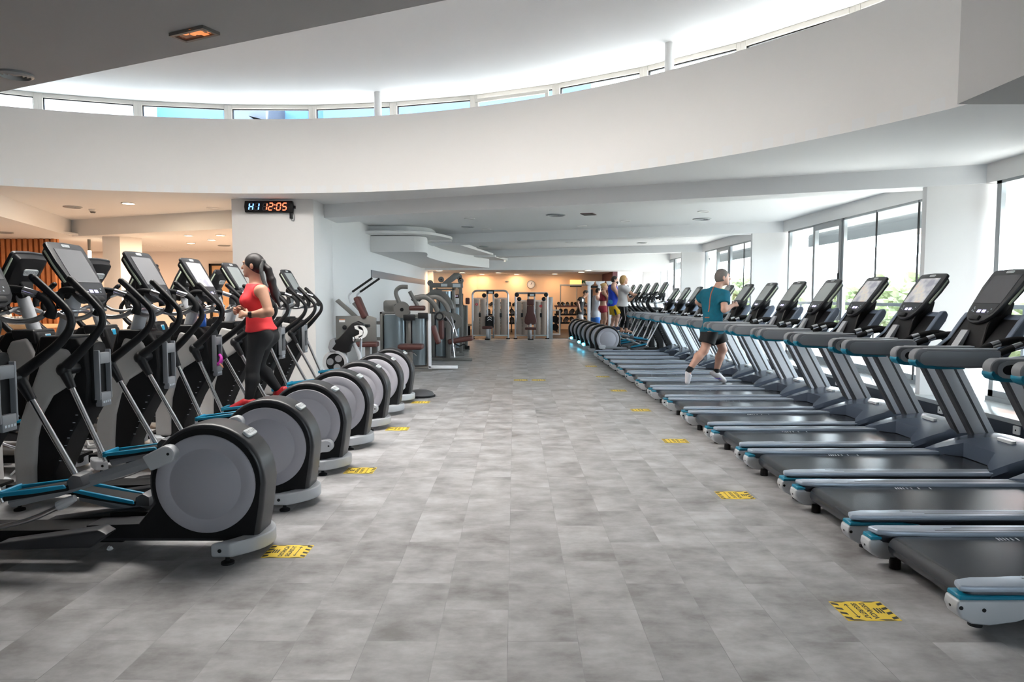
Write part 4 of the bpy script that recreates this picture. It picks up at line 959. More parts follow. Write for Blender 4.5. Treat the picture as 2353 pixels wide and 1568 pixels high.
# lounge: pendants, counter
for i, (px, Y, r, l) in enumerate(((205, 16.2, .035, 'thicker pendant lamp with a glowing tube right of the slatted wood wall'), (240, 16.2, .02, 'thin pendant lamp with a glowing tube beside the beige pier'))):
    c = at(px, 560, Y); t = thing('pendant_lamp', l, 'pendant lamp', (c.x, Y, 2.86), 0, 'tube pendant lamps')
    zb = 1.5+(683-(577 if i == 0 else 580))*Y/1569; zt = t.location.z
    MB('frame_taupe').tube([(0, 0, 0), (0, 0, zb-zt)], r, 14).build('stem', t); MB('glow_warm').tube([(0, 0, zb-zt), (0, 0, zb-zt-.30)], r*1.05, 14).build('glow_tube', t)
t = thing('counter', 'light wooden counter half hidden behind the nearest trainers', 'counter', (-9.3, 12.5, 0))
MB('wood_light').box(-.75, .75, -.3, .3, .93, 1.0, .006).build('worktop', t); MB('wood_slat').box(-.7, .7, -.25, .25, 0, .93).build('base', t)
t = thing('paper_cup_stack', 'white cone shaped stack standing on the wooden counter', 'cup stack', (-9.25, 12.4, 1.0)); MB('white').lathe([(.11, 0), (.06, .30), (0, .30)], 'z', (0, 0, 0), 24).build('stack', t); MB('white').lathe([(.12, 0), (.12, .01), (.11, .012)], 'z', (0, 0, 0), 24).build('saucer', t)
t = thing('paper_box', 'beige box of folded papers on the wooden counter', 'box', (-8.95, 12.4, 1.0)); b = MB('frame_white'); b.box(-.18, .18, -.12, .12, 0, .12, .006); b.build('body', t)
b = MB('white')
for k in range(5): b.box(-.15+.06*k, -.11+.06*k, -.1, .1, .12, .15)
b.build('papers', t)
t = thing('tube_chair', 'chair with a curved chrome frame below the wooden counter', 'chair', (-8.85, 11.6, 0))
b = MB('chrome')
for s in (-1, 1): b.tube([(-.22, s*.22, 0), (-.22, s*.22, .70), (-.1, s*.22, .82), (.15, s*.22, .80), (.22, s*.22, .70), (.22, s*.22, 0)], .014, 10, True, 5)
b.build('frame', t); MB('black_rubber').box(-.22, .22, -.21, .21, .44, .48, .015).build('seat', t); MB('black_rubber').box(.19, .22, -.21, .21, .52, .74, .015).build('backrest', t)

# ================================================================== STRENGTH MACHINES
def mk(name, label, x, y, rz=0): return thing(name, label, 'weight machine', (x, y, 0), rz)
def shroud_tower(t, x, y, w, d, h, mat_='frame_taupe'):
    # two uprights, curved smoky cover and the stack behind it; open side towards -y
    b = MB(mat_)
    for s in (-1, 1): b.box(x+s*(w/2-.03)-.03, x+s*(w/2-.03)+.03, y-d/2, y+d/2, .03, h, .008)
    b.box(x-w/2, x+w/2, y-d/2, y+d/2, h-.05, h, .008).box(x-w/2-.03, x+w/2+.03, y-d/2-.03, y+d/2+.03, 0, .07, .01); b.build('frame', t)
    b = MB('shroud'); R_ = w/2-.075
    for s in (1, -1):
        n_ = 16; o = [(x+R_*math.cos(R(180+180*i/n_)), y-d/2+.05+s*0-(.10)*math.sin(R(180*i/n_))) if s > 0 else (x+R_*math.cos(R(180*i/n_)), y+d/2-.05+.10*math.sin(R(180*i/n_))) for i in range(n_+1)]
        i_ = [(px, py+(.006 if s > 0 else -.006)) for px, py in o[::-1]]
        b.prism(o+i_, 'z', .10, h-.07)
    b.build('weight_cover', t)
    b = MB('black_matte')
    for k in range(10): b.box(x-w*.26, x+w*.26, y-.055, y+.055, .10+.045*k, .14+.045*k)
    b.build('weight_stack', t)
def pad(t, name, mn, P, s, m=None): b = MB(mn); b.box(-s[0]/2, s[0]/2, -s[1]/2, s[1]/2, -s[2]/2, s[2]/2, min(s)*.42, 4, T(*P) @ (m or Matrix.Identity(4))); return b.build(name, t)
def wheel(t, name, P, r, axis='y', th=.03): b = MB('frame_taupe', 'black_matte'); b.lathe([(0, -th/2), (r, -th/2), (r, th/2), (0, th/2)], axis, P, 32); b.use(1).cyl(P, r*.22, th*1.3, axis, 16); return b.build(name, t)

# bike-like leg trainer with a three-lobed flywheel
t = mk('exercise_bike', 'black exercise bike with a three-lobed grey flywheel in front of the white left wall', -2.92, 11.45)
b = MB('silver_plastic', 'black_matte', 'mid_grey'); b.lathe([(.155, -.05), (.205, -.05), (.215, -.03), (.215, .03), (.205, .05), (.155, .05)], 'y', (-.09, 0, .40), 48)
b.use(1).cyl((-.09, 0, .40), .157, .05, 'y', 40); b.use(2)
for k in range(3):
    a = R(50+120*k); b.cyl((-.09+.085*math.cos(a), -.03, .40+.085*math.sin(a)), .058, .02, 'y', 24)
b.build('flywheel', t)
b = MB('black_plastic'); b.prism([(-.16, .60), (-.15, .74), (-.02, .82), (.20, 1.06), (.30, 1.10), (.39, 1.06), (.41, .97), (.36, .90), (.30, .86), (.19, .70), (.15, .58), (.08, .56), (-.03, .60)], 'y', -.07, .07, .03, 3); b.build('shroud', t)
b = MB('mid_grey'); b.prism([(-.17, .58), (-.20, .66), (-.17, .78), (-.10, .82), (-.06, .72), (-.12, .64), (-.05, .58)], 'y', -.075, .075, .02, 3); b.build('shroud_cap', t)
for k, dx in enumerate((0, .06)):
    b = MB('white'); b.prism([(.30+dx, 1.03)]+arc(.30+dx, .92, .11, 90, -90, 10)+[(.27+dx, .80), (.25+dx, .84), (.33+dx, .88), (.33+dx, .94), (.26+dx, .97), (.25+dx, 1.02)], 'y', -.09-.0*k, -.075, .004); b.build('crank_plate', t)
b = MB('chrome'); b.ball((.23, -.08, .80), .028, 12, (.6, .6, 1.5)).ball((.36, -.08, .80), .028, 12, (.6, .6, 1.5)); b.build('pedal_pin', t)
b = MB('silver_plastic'); b.tube([(.20, .06, .72), (.30, .06, .50), (.31, .06, .25), (.30, .06, .06)], .035, 12, True, 5).box(-.35, .40, -.02, .08, 0, .06, .015).box(-.38, -.30, -.24, .24, 0, .05, .015).box(.33, .41, -.24, .24, 0, .05, .015); b.box(-.13, -.05, .02, .07, .05, .42, .01); b.build('frame', t)
b = MB('black_rubber'); b.box(-.30, -.02, -.1, .1, .98, 1.03, .02, 3, T(.45, .25, 0)); b.build('seat', t); MB('silver_plastic').tube([(.30, .25, 1.0), (.28, .2, .5), (.30, .06, .08)], .02, 10).build('seat_post', t)

# abdominal machine: plate, backrest, long handles
t = mk('abdominal_machine', 'weight machine with a brown backrest and two long black handles by the left wall', -2.95, 13.1)
b = MB('frame_taupe'); b.prism([(-.48, .58), (-.48, 1.14), (.17, 1.14), (.30, 1.10), (.30, .56), (-.10, .53), (-.30, .68)], 'y', -.02, .02, .01).box(-.40, -.30, .02, .12, 0, .6, .01).box(.20, .30, .02, .12, 0, .6, .01).box(-.45, .7, .02, .14, 0, .07, .01); b.build('side_plate', t)
b = MB('white', 'copper'); b.box(-.41, -.30, -.024, -.02, 1.02, 1.06); b.use(1).box(-.41, -.30, -.024, -.02, 1.06, 1.08); b.build('placard', t)
for k in range(2):
    b = MB('frame_taupe'); b.prism([(-.50+.30*k, 1.42-.05*k), (-.43+.30*k, 1.47-.05*k), (-.05+.18*k, 1.12), (-.14+.18*k, 1.10)], 'y', .03+.10*k, .08+.10*k, .01); b.build('arm', t)
    b = MB('silver_plastic'); b.tube([(-.16+.08*k, -.1+.3*k, 1.38), (-.20+.08*k, -.1+.3*k, 1.52), (-.13+.08*k, -.1+.3*k, 1.60)], .018, 10, True, 4); b.build('handle_stem', t)
    b = MB('black_rubber'); b.tube([(-.13+.08*k, -.1+.3*k, 1.60), (.25+.08*k, -.1+.3*k, 1.86)], .021, 12); b.build('handle', t)
pad(t, 'backrest', 'maroon', (.0, .05, 1.30), (.11, .26, .44), rot('Y', -22)); pad(t, 'seat', 'maroon', (.14, -.10, .60), (.42, .26, .10))
MB('frame_taupe').box(.10, .18, -.12, -.02, .07, .56, .01).build('seat_post', t); MB('black_plastic').tube([(.20, -.12, .30), (.85, -.12, .30)], .025, 10).tube([(.5, -.12, .45), (.62, -.12, .38), (.7, -.12, .32)], .012, 8).build('foot_bar', t)
MB('black_plastic').ball((-.30, -.06, .92), .045, 14).build('adjust_knob', t)

t = mk('leg_press_tower', 'weight tower with a rounded taupe head plate and smoky cover by the left wall', -2.60, 14.9)
shroud_tower(t, 0, 0, .62, .30, 1.18)
b = MB('frame_taupe'); b.prism([(x-.08, z+1.30) for x, z in rrect(.38, .26, .06)], 'y', .06, .10, .008); b.build('head_plate', t); MB('black_plastic').ball((.02, .03, 1.31), .045, 14).build('adjust_knob', t)
MB('chrome').tube([(.10, 0, 1.18), (.45, .1, 1.33)], .006, 8).build('cable', t)
b = MB('frame_taupe'); b.box(-.55, -.31, .0, .1, .55, .62).box(-.55, -.31, .0, .1, .90, .97); b.build('cross_bar', t)

t = mk('shoulder_press_machine', 'weight machine with big curved grey arms over a smoky weight cover', -1.97, 14.2)
shroud_tower(t, 0, 0, .44, .34, 1.14)
wheel(t, 'cam_wheel', (-.36, -.05, 1.24), .17)
b = MB('frame_taupe'); b.tube([(-.40, .05, 1.32), (-.50, .05, 1.58), (-.42, .05, 1.70), (-.25, .05, 1.71)], .045, 8, True, 5); b.tube([(-.22, .1, 1.62), (-.02, .1, 1.24)], .04, 8); b.build('lever_arm', t)
for k in range(2):
    b = MB('frame_taupe'); b.tube([(-.12+.22*k, .15+.2*k, 1.48), (.10+.22*k, .15+.2*k, 1.50), (.26+.22*k, .15+.2*k, 1.38), (.36+.22*k, .15+.2*k, 1.20)], .055, 8, True, 5, (.5, 1)); b.build('curved_arm', t)
pad(t, 'arm_pad', 'maroon', (-.05, 0, 1.27), (.34, .16, .10)); pad(t, 'seat', 'maroon', (-.12, -.45, .50), (.50, .34, .11)); pad(t, 'backrest', 'maroon', (.34, -.05, .72), (.10, .24, .40), rot('Y', -18))
b = MB('black_plastic'); b.box(-.30, -.06, -.28, -.20, 1.02, 1.14, .01).build('grip_block', t); b = MB('black_plastic'); b.box(0, .20, -.28, -.20, 1.06, 1.18, .01); b.build('grip_block', t); b = MB('black_plastic'); b.lathe([(.06, -.1), (.09, -.1), (.09, .1), (.06, .1)], 'y', (.42, .0, 1.10), 20); b.build('roller_pad', t)
b = MB('alu'); b.box(.20, .26, -.22, -.18, .03, 1.16, .006).box(.20, .80, -.22, -.12, .03, .09, .01); b.build('front_post', t); MB('frame_taupe').box(-.16, -.08, -.5, -.42, .0, .46, .008).box(-.2, .3, -.5, -.4, 0, .05).build('seat_post', t)
b = MB('chrome'); b.tube([(-.3, -.5, .44), (-.22, -.52, .36), (-.1, -.52, .40), (0, -.52, .32)], .01, 8, True, 4); b.build('adjust_lever', t)

t = mk('chest_machine', 'weight machine with a brown angled seat and twisted chrome handles', -1.50, 16.1)
shroud_tower(t, -.25, .2, .40, .30, 1.15)
wheel(t, 'cam_wheel', (-.12, -.02, .98), .20); wheel(t, 'cam_wheel', (.06, .12, .92), .20)
b = MB('frame_taupe'); b.tube([(-.50, .1, 1.62), (-.25, .1, 1.60), (-.05, .1, 1.42), (.02, .1, 1.22)], .06, 8, True, 5, (.5, 1)); b.box(-.12, .0, -.05, .08, 0, .9, .01).box(-.2, .5, -.06, .06, 0, .06, .01); b.build('frame_arm', t)
pad(t, 'seat', 'maroon', (.24, -.1, .50), (.60, .32, .12), rot('Y', -10)); pad(t, 'backrest', 'maroon', (-.20, -.22, .75), (.12, .26, .46))
b = MB('chrome'); b.tube([(-.10, -.25, 1.05), (.06, -.25, .80), (.06, -.25, .45), (.10, -.25, .10)], .02, 10, True, 5).tube([(.02, -.2, 1.05), (.16, -.2, .55), (.04, -.22, .50)], .016, 10, True, 4); b.build('handle', t)
b = MB('black_plastic'); b.tube([(.1, -.2, .42), (.22, -.24, .36), (.32, -.24, .40), (.40, -.24, .34)], .014, 8, True, 4); b.build('adjust_lever', t)

t = mk('pull_down_tower', 'tallest grey weight tower with a tilted top arm before the back room', -1.78, 17.6)
shroud_tower(t, .02, 0, .46, .36, 1.72)
b = MB('frame_taupe'); b.box(-.40, .46, -.06, .06, 1.74, 1.86, .012).box(-.40, -.32, -.05, .05, .03, 1.80, .01).box(.36, .44, -.05, .05, .03, 1.80, .01).box(-.45, .5, -.2, .2, 0, .06, .01); b.build('outer_frame', t)
b = MB('frame_taupe'); b.prism([(-.10, 1.84), (.24, 2.12), (.36, 2.12), (.40, 2.05), (.12, 1.84)], 'y', -.07, .07, .012); b.build('top_arm', t)
for P in ((.36, 0, 2.02), (.40, 0, 1.92), (-.10, .0, 1.95), (-.38, -.02, 1.86)): wheel(t, 'pulley', P, .075, 'y', .05)
b = MB('frame_taupe'); b.prism([(-.75, 1.36), (-.72, 1.42), (-.20, 1.74), (-.12, 1.70)], 'y', -.16, -.08, .01); b.build('diagonal_brace', t)
b = MB('black_rubber'); b.tube([(-.85, -.1, 1.42), (-.70, -.1, 1.52)], .03, 10).tube([(-.68, -.1, 1.40), (-.52, -.1, 1.52)], .03, 10); b.build('handle', t)
b = MB('badge'); b.box(-.10, .06, -.064, -.058, 1.77, 1.84).box(.20, .40, -.064, -.058, 1.75, 1.84); b.build('placard', t)

t = mk('row_machine', 'grey weight tower standing nearest the aisle before the back room', -1.62, 19.0)
shroud_tower(t, .0, 0, .46, .36, 1.28)
b = MB('frame_taupe'); b.box(.24, .32, -.05, .1, 0, 1.27, .01).box(.20, .36, -.22, .22, 0, .06, .01); b.build('side_frame', t)
b = MB('white', 'black_plastic'); b.box(-.02, .10, -.03, .03, 1.30, 1.47, .01); b.use(1).box(-.16, -.03, -.06, .06, 1.28, 1.42, .02); b.build('selector', t)
MB('maroon').box(.26, .38, -.05, .05, 1.30, 1.48, .03, 2, rot('Y', 0)).build('grip_pad', t)
MB('black_rubber').cyl((.32, -.18, .10), .06, .12, 'x', 16).build('foot', t)

# two cable stations facing the hall
def station(label, cx, Y, w, h, arch, badge_s):
    t = thing('cable_station', label, 'cable machine', (cx, Y, 0))
    b = MB('steel'); r = .16 if arch else .04; pts = [(-w/2, 0, .0)]
    pts += [(-w/2, 0, h-r)]+[(-w/2+r-r*math.cos(R(a)), 0, h-r+r*math.sin(R(a))) for a in range(15, 90, 15)]+[(-w/2+r, 0, h), (w/2-r, 0, h)]+[(w/2-r+r*math.sin(R(a)), 0, h-r+r*math.cos(R(a))) for a in range(15, 90, 15)]+[(w/2, 0, h-r), (w/2, 0, 0)]
    b.tube(pts, .034, 12)
    b.box(-w/2, w/2, -.03, .03, .10, .15, .008)
    for s in (-1, 1): b.box(s*.11-.03, s*.11+.03, -.035, .035, .03, h-.03, .006).box(min(s*.11, s*w/2), max(s*.11, s*w/2), -.025, .025, h-.29, h-.255)
    b.build('frame', t)
    for s in (-1, 1):
        x0, x1 = (.15, w/2-.04) if s > 0 else (-w/2+.04, -.15)
        for k in range(2):
            xa = x0+(x1-x0)*(.0 if k == 0 else .52); xb = x0+(x1-x0)*(.48 if k == 0 else 1.0)
            b = MB('acrylic_warm'); nn = 8; o = [(xa+(xb-xa)*i/nn, -.05-.025*math.sin(math.pi*i/nn)) for i in range(nn+1)]
            b.prism(o+[(x, y+.006) for x, y in o[::-1]], 'z', .16, h-.30); b.build('cover', t)
        b = MB('black_matte')
        for k in range(10): b.box(x0+.10, x1-.10, .0, .10, .16+.052*k, .20+.052*k)
        b.build('weight_stack', t); MB('black_plastic').box((x0+x1)/2-.035, (x0+x1)/2+.035, -.09, -.02, .78, .93, .01).build('selector', t)
        b = MB('black_plastic'); P = [(s*.22, -.06, h-.17)] if arch else [(s*(w/2-.05), -.06, h-.06), (s*(w/2-.13), -.06, h-.21)]
        for p in P: b.lathe([(0, -.05), (.055, -.045), (.078, -.015), (.078, .015), (.055, .045), (0, .05)], 'y', p, 24)
        b.build('pulley', t)
    b = MB('black_plastic', 'badge'); b.box(-.14, .14, -.06, .04, h-.12, h+.01, .01); b.use(1).box(-.06, .09, -.066, -.06, h-.10, h-.03); b.build('header', t)
    x = -w/2+.15 if arch else .33
    b = MB('red_mark', 'white'); b.lathe([(.035, -.083), (.048, -.083), (.048, -.078), (.035, -.078)], 'y', (x, 0, 1.24 if arch else 1.18), 24); b.use(0).cyl((x, -.080, 1.24 if arch else 1.18), .036, .004, 'y', 20); b.use(1).text(badge_s, .062, Matrix.Translation((x, -.0825, 1.24 if arch else 1.18)) @ rot('X', 90)); b.build('number_mark', t)
    for s in (-1, 1): MB('black_rubber').box(s*w/2-.07, s*w/2+.07, -.09, .09, 0, .035, .01).build('foot', t)
    return t
S1 = station('arched cable station with two tall warm tinted covers, left of a pair', -.86, 24.45, 1.27, 1.73, True, '2')
S2 = station('square cable station behind the tall brown backrest, right of a pair', .61, 24.45, 1.14, 1.64, False, '2')
t = thing('cable_bench', 'low stool with an orange brown top before the left cable station', 'seat', (-.95, 24.0, 0)); pad(t, 'seat', 'maroon', (0, 0, .43), (.36, .34, .09)); MB('steel').box(-.05, .05, -.05, .05, .03, .38, .01).build('post', t); MB('black_plastic').box(-.09, .09, -.12, .12, 0, .035, .01).build('base', t)
t = thing('shirt_hanger_bench', 'dark padded support with white chevrons behind the stool', 'pad', (-.90, 24.25, 0)); pad(t, 'pad', 'black_rubber', (.02, 0, .62), (.30, .10, .42)); b = MB('white')
for z in (.74, .66): b.prism([(-.06, z), (.02, z+.05), (.10, z), (.10, z+.025), (.02, z+.075), (-.06, z+.025)], 'y', -.056, -.050)
b.build('chevron', t); MB('steel').box(-.03, .07, .02, .08, 0, .5).build('post', t)
t = thing('pulley_chair', 'tall brown backrest with a narrow seat before the right cable station', 'seat', (.57, 24.05, 0))
b = MB('maroon'); b.prism([(-.19, .56), (-.215, .64), (-.20, .78), (-.135, .96), (-.125, 1.20), (.125, 1.20), (.135, .96), (.20, .78), (.215, .64), (.19, .56), (.10, .52), (-.10, .52)], 'y', .02, .12, .035, 3); b.build('backrest', t)
pad(t, 'headrest', 'maroon', (0, .06, 1.32), (.26, .10, .22)); pad(t, 'seat', 'maroon', (0, -.14, .40), (.40, .34, .08)); MB('steel').box(-.04, .04, .02, .08, .03, .6, .01).box(-.04, .04, -.18, -.10, .03, .37, .01).build('post', t); MB('black_plastic').box(-.10, .10, -.24, .14, 0, .035, .01).build('base', t)
t = thing('steel_post', 'plain grey steel post right of the cable stations', 'post', (1.29, 24.5, 0)); MB('steel').box(-.085, .085, -.06, .06, .02, 1.50, .006).build('post', t); MB('frame_metal').box(-.10, .10, -.08, .08, 0, .02).build('base_plate', t)

# dumbbell racks and dumbbells
def rack(label, x0, x1, Y, topmat):
    t = thing('dumbbell_rack', label, 'dumbbell rack', ((x0+x1)/2, Y, 0)); w = (x1-x0)/2
    for k, z in enumerate((.34, .70, 1.06)):
        b = MB(topmat if k == 2 else 'black_matte'); b.box(-w, w, -.05+.10*k, -.01+.10*k, z, z+.05, .005).box(-w, w, .17+.10*k, .21+.10*k, z+.03, z+.08, .005); b.build('shelf', t)
    for s in (-1, 0, 1):
        b = MB('black_matte'); b.prism([(-.12, 0), (-.06, 0), (.36, 1.12), (.30, 1.12)], 'x', s*(w-.08)-.025, s*(w-.08)+.025).box(s*(w-.08)-.03, s*(w-.08)+.03, -.2, .5, 0, .05); b.build('leg', t)
    return t
rack('long black dumbbell rack with a red top rail by the back wall', 1.75, 4.0, 29.6, 'maroon'); rack('black dumbbell rack half hidden behind the cable stations', -1.6, 1.35, 29.2, 'wood_light')
def dumbbell(r, ln):
    t = thing('dumbbell', 'x', 'dumbbell')
    MB('chrome').cyl((0, 0, 0), .016, ln*.5, 'y', 10).build('handle', t)
    for s in (-1, 1):
        b = MB('black_rubber', 'steel'); b.lathe([(0, s*ln*.22), (r, s*ln*.23), (r, s*ln*.46), (r*.85, s*ln*.5), (0, s*ln*.5)], 'y', (0, 0, 0), 18); b.use(1).lathe([(r*.45, s*ln*.502), (r*.72, s*ln*.502)], 'y', (0, 0, 0), 18); b.build('head', t)
    return t
dz = [.34, .70, 1.06]; protoD = {}
for nm, x0, x1, Y in (('long rack', 1.85, 3.95, 29.6), ('rack behind the cable stations', -1.5, 1.3, 29.2)):
    for k in range(3):
        r, ln = (.10, .34) if k == 0 else ((.095, .32) if k == 1 else (.065, .24))
        n_ = int((x1-x0)/(.235 if k < 2 else .19))
        for i in range(n_):
            p = (x0+(x1-x0)*(i+.5)/n_, Y+.08+.10*k, dz[k]+.065+r+.012)
            l = ['large black dumbbell on the lowest shelf of the %s', 'black dumbbell on the middle shelf of the %s', 'small black dumbbell on the top shelf of the %s'][k] % nm
            g_ = 'dumbbells on the %s shelf of the %s' % (['lowest', 'middle', 'top'][k], nm)
            if k not in protoD:
                o = dumbbell(r, ln); KIDS.clear(); protoD[k] = o; o.location = p; o['label'] = l; o['group'] = g_
            else: o = dup(protoD[k], l, p, 0, g_)
            o.rotation_euler = (R(14), 0, R(random.uniform(-22, 22)))
t = thing('plate_tree', 'low white framed stand with black plates right of the steel post', 'weight stand', (1.62, 27.2, 0)); b = MB('frame_white'); b.box(-.2, -.16, -.15, .15, 0, 1.0).box(.16, .2, -.15, .15, 0, 1.0).box(-.2, .2, -.15, .15, .96, 1.0).box(-.2, .2, -.2, .2, 0, .05); b.build('frame', t)
for z in (.3, .62): 
    b = MB('black_rubber'); b.lathe([(0, -.06), (.14, -.06), (.14, .06), (0, .06)], 'y', (0, 0, z), 24); b.build('plate', t)
t = thing('cable_rack', 'tall pale cable rack with bracket tops behind the people by the windows', 'cable machine', (3.35, 26.9, 0))
for i, x in enumerate((-.42, -.02, .40)):
    b = MB('silver_plastic', 'black_matte'); b.box(x-.06, x+.06, -.08, .08, .05, 1.96, .01); b.use(1).box(x+.06, x+.14, -.06, .06, .05, 1.8); b.build('upright', t)
    b = MB('silver_plastic'); b.prism([(x-.16, 2.12), (x+.22, 2.12), (x+.16, 2.0), (x+.02, 1.92), (x-.12, 2.0)], 'y', -.10, .10, .01); b.build('bracket', t)
MB('mid_grey').box(-.5, .5, -.2, .2, 0, .06, .01).build('base', t); b = MB('black_matte'); b.box(-.45, .45, -.03, .03, 1.86, 1.94); b.build('cross_beam', t)
t = thing('flat_bench', 'low bench with a pale top in the back room left of the cable stations', 'bench', (-1.70, 25.5, 0)); pad(t, 'seat', 'wood_light', (0, 0, .46), (.55, .34, .08)); MB('black_matte').box(-.05, .05, -.05, .05, .05, .44).box(-.2, .2, -.15, .15, 0, .05).build('base', t)
KIDS.clear(); dup(eA, 'dark elliptical trainer in the warm lit back room left of the cable stations', (-2.35, 26.5, 0), 90, 'trainers in the back room')

# ================================================================== PEOPLE: smooth blended volumes turned into one surface
def P3(v): return np.array([v[0], v[1], v[2]], dtype=np.float32)
def nrm(v): v = P3(v); return v/max(1e-9, np.linalg.norm(v))
class Vol:
    def __init__(s): s.p = []
    def cap(s, a, b, ra, rb, k=.02, flat=None, clip=None): s.p.append(('c', P3(a), P3(b), ra, rb, k, flat, clip)); return s
    def ell(s, c, r, ax=None, k=.015, clip=None): s.p.append(('e', P3(c), P3(r), ax, 0, k, None, clip)); return s
    def mesh(s, name, mname, h, parent, cuts=(), infl=0.):
        lo = np.array([1e9]*3); hi = -lo; B = []
        for q in s.p:
            if q[0] == 'c': r = max(q[3], q[4])+infl; a = np.minimum(q[1], q[2])-r; b = np.maximum(q[1], q[2])+r
            else: r = max(q[2])+infl; a = q[1]-r; b = q[1]+r
            B.append((a, b)); lo = np.minimum(lo, a); hi = np.maximum(hi, b)
        lo = lo-2.5*h; n = np.ceil((hi+2.5*h-lo)/h).astype(int)+1
        V = np.full(n, 9., np.float32)
        for q, (a, b) in zip(s.p, B):
            k = q[5]; i0 = np.maximum(0, np.floor((a-k-2*h-lo)/h).astype(int)); i1 = np.minimum(n, np.ceil((b+k+2*h-lo)/h).astype(int)+1)
            if (i1 <= i0).any(): continue
            gx = [(lo[d]+h*np.arange(i0[d], i1[d])).astype(np.float32) for d in range(3)]
            G = np.stack(np.meshgrid(*gx, indexing='ij'), -1)
            if q[0] == 'c':
                A, Bb = q[1], q[2]; pa = G-A; ba = Bb-A
                t = np.clip((pa@ba)/max(1e-9, ba@ba), 0, 1); w = pa-t[..., None]*ba
                if q[6] is not None: ax, f = q[6]; w = w+(w@ax)[..., None]*ax*(f-1)
                d = np.linalg.norm(w, axis=-1)-(q[3]+infl+t*(q[4]-q[3]))
            else:
                w = G-q[1]
                if q[3] is not None: w = w@np.array(q[3], np.float32).T
                rr = q[2]+infl; k0 = np.linalg.norm(w/rr, axis=-1); k1 = np.linalg.norm(w/(rr*rr), axis=-1)+1e-6; d = k0*(k0-1)/k1
            for cl in ([] if q[7] is None else (q[7] if isinstance(q[7], list) else [q[7]])): d = np.maximum(d, (G-P3(cl[0]))@P3(cl[1]))
            sl = tuple(slice(i0[d_], i1[d_]) for d_ in range(3)); o = V[sl]
            hh = np.maximum(k-np.abs(o-d), 0)/k
            V[sl] = np.minimum(o, d)-hh*hh*k*.25
        if cuts:
            G = np.stack(np.meshgrid(*[(lo[d]+h*np.arange(n[d])).astype(np.float32) for d in range(3)], indexing='ij'), -1)
            for p0, nn in cuts: V = np.maximum(V, (G-P3(p0))@P3(nn))
        # surface nets
        S = V < 0
        c = np.zeros(np.array(V.shape)-1, np.int8)
        for dx in (0, 1):
            for dy in (0, 1):
                for dz in (0, 1): c += S[dx:dx+c.shape[0], dy:dy+c.shape[1], dz:dz+c.shape[2]]
        act = np.argwhere((c > 0) & (c < 8)); idx = np.full(c.shape, -1, np.int32); idx[tuple(act.T)] = np.arange(len(act))
        acc = np.zeros((len(act), 3)); cnt = np.zeros(len(act))
        cor = [(x, y, z) for x in (0, 1) for y in (0, 1) for z in (0, 1)]
        for i, p in enumerate(cor):
            for j in range(i+1, 8):
                q = cor[j]
                if sum(abs(p[d]-q[d]) for d in range(3)) != 1: continue
                va = V[tuple((act+p).T)]; vb = V[tuple((act+q).T)]; m = (va < 0) != (vb < 0)
                t = np.where(m, va/np.where(m, va-vb, 1), 0)
                acc[m] += (np.array(p)+t[:, None]*(np.array(q)-np.array(p)))[m]; cnt += m
        vert = lo+h*(act+acc/cnt[:, None])
        F = []
        for d in range(3):
            e1, e2 = (d+1) % 3, (d+2) % 3
            s0 = [slice(None)]*3; s1 = [slice(None)]*3; s0[d] = slice(0, -1); s1[d] = slice(1, None)
            cr = np.argwhere(S[tuple(s0)] != S[tuple(s1)])
            cr = cr[(cr[:, e1] > 0) & (cr[:, e2] > 0)]
            ins = S[tuple(cr.T)]
            u = np.zeros(3, int); u[e1] = 1; w = np.zeros(3, int); w[e2] = 1
            qd = np.stack([idx[tuple((cr-u-w).T)], idx[tuple((cr-w).T)], idx[tuple(cr.T)], idx[tuple((cr-u).T)]], 1)
            qd[~ins] = qd[~ins][:, ::-1]; F.append(qd)
        F = np.concatenate(F)
        off = np.array(parent.location) if parent else 0
        me = bpy.data.meshes.new(name); me.from_pydata((vert-off).tolist(), [], F.tolist()); me.update(); me.shade_smooth(); me.materials.append(M[mname])
        o = bpy.data.objects.new(name, me); COL.objects.link(o); o.parent = parent
        return o
mat('skin_tan', (.50, .27, .18), .5, var=.06, vs=20)
mat('skin_pale', (.66, .38, .28), .5, var=.06, vs=20)
mat('hair_black', (.012, .008, .008), .45, bump=.15, bs=260)
mat('hair_grey', (.17, .15, .135), .6, var=.35, vs=90, bump=.15, bs=260)
mat('hair_brown', (.02, .014, .012), .5, bump=.15, bs=260)
mat('hair_blond', (.50, .30, .12), .5, var=.4, vs=60, bump=.15, bs=260)
mat('coral_cloth', (.92, .045, .055), .7)
mat('black_cloth', (.010, .010, .012), .75)
mat('teal_cloth', (.0, .13, .20), .8, var=.25, vs=25)
mat('rust_stripe', (.42, .13, .08), .6)
mat('red_shoe', (.55, .02, .03), .5, var=.3, vs=30)
mat('white_shoe', (.78, .76, .78), .5)
mat('violet_mark', (.10, .06, .55), .5)
mat('white_cloth', (.66, .62, .62), .8)
mat('royal_cloth', (.01, .05, .52), .7)
mat('azure_cloth', (.04, .32, .65), .7)
mat('yellow_cloth', (.68, .42, .01), .7)
mat('navy_cloth', (.012, .02, .06), .7)
mat('crimson_cloth', (.30, .015, .035), .7)
mat('grey_cloth', (.33, .34, .37), .8)
mat('light_short', (.42, .40, .40), .8)
mat('blue_short', (.02, .13, .45), .7)
mat('scarf', (.06, .06, .06), .8, var=.7, vs=70)

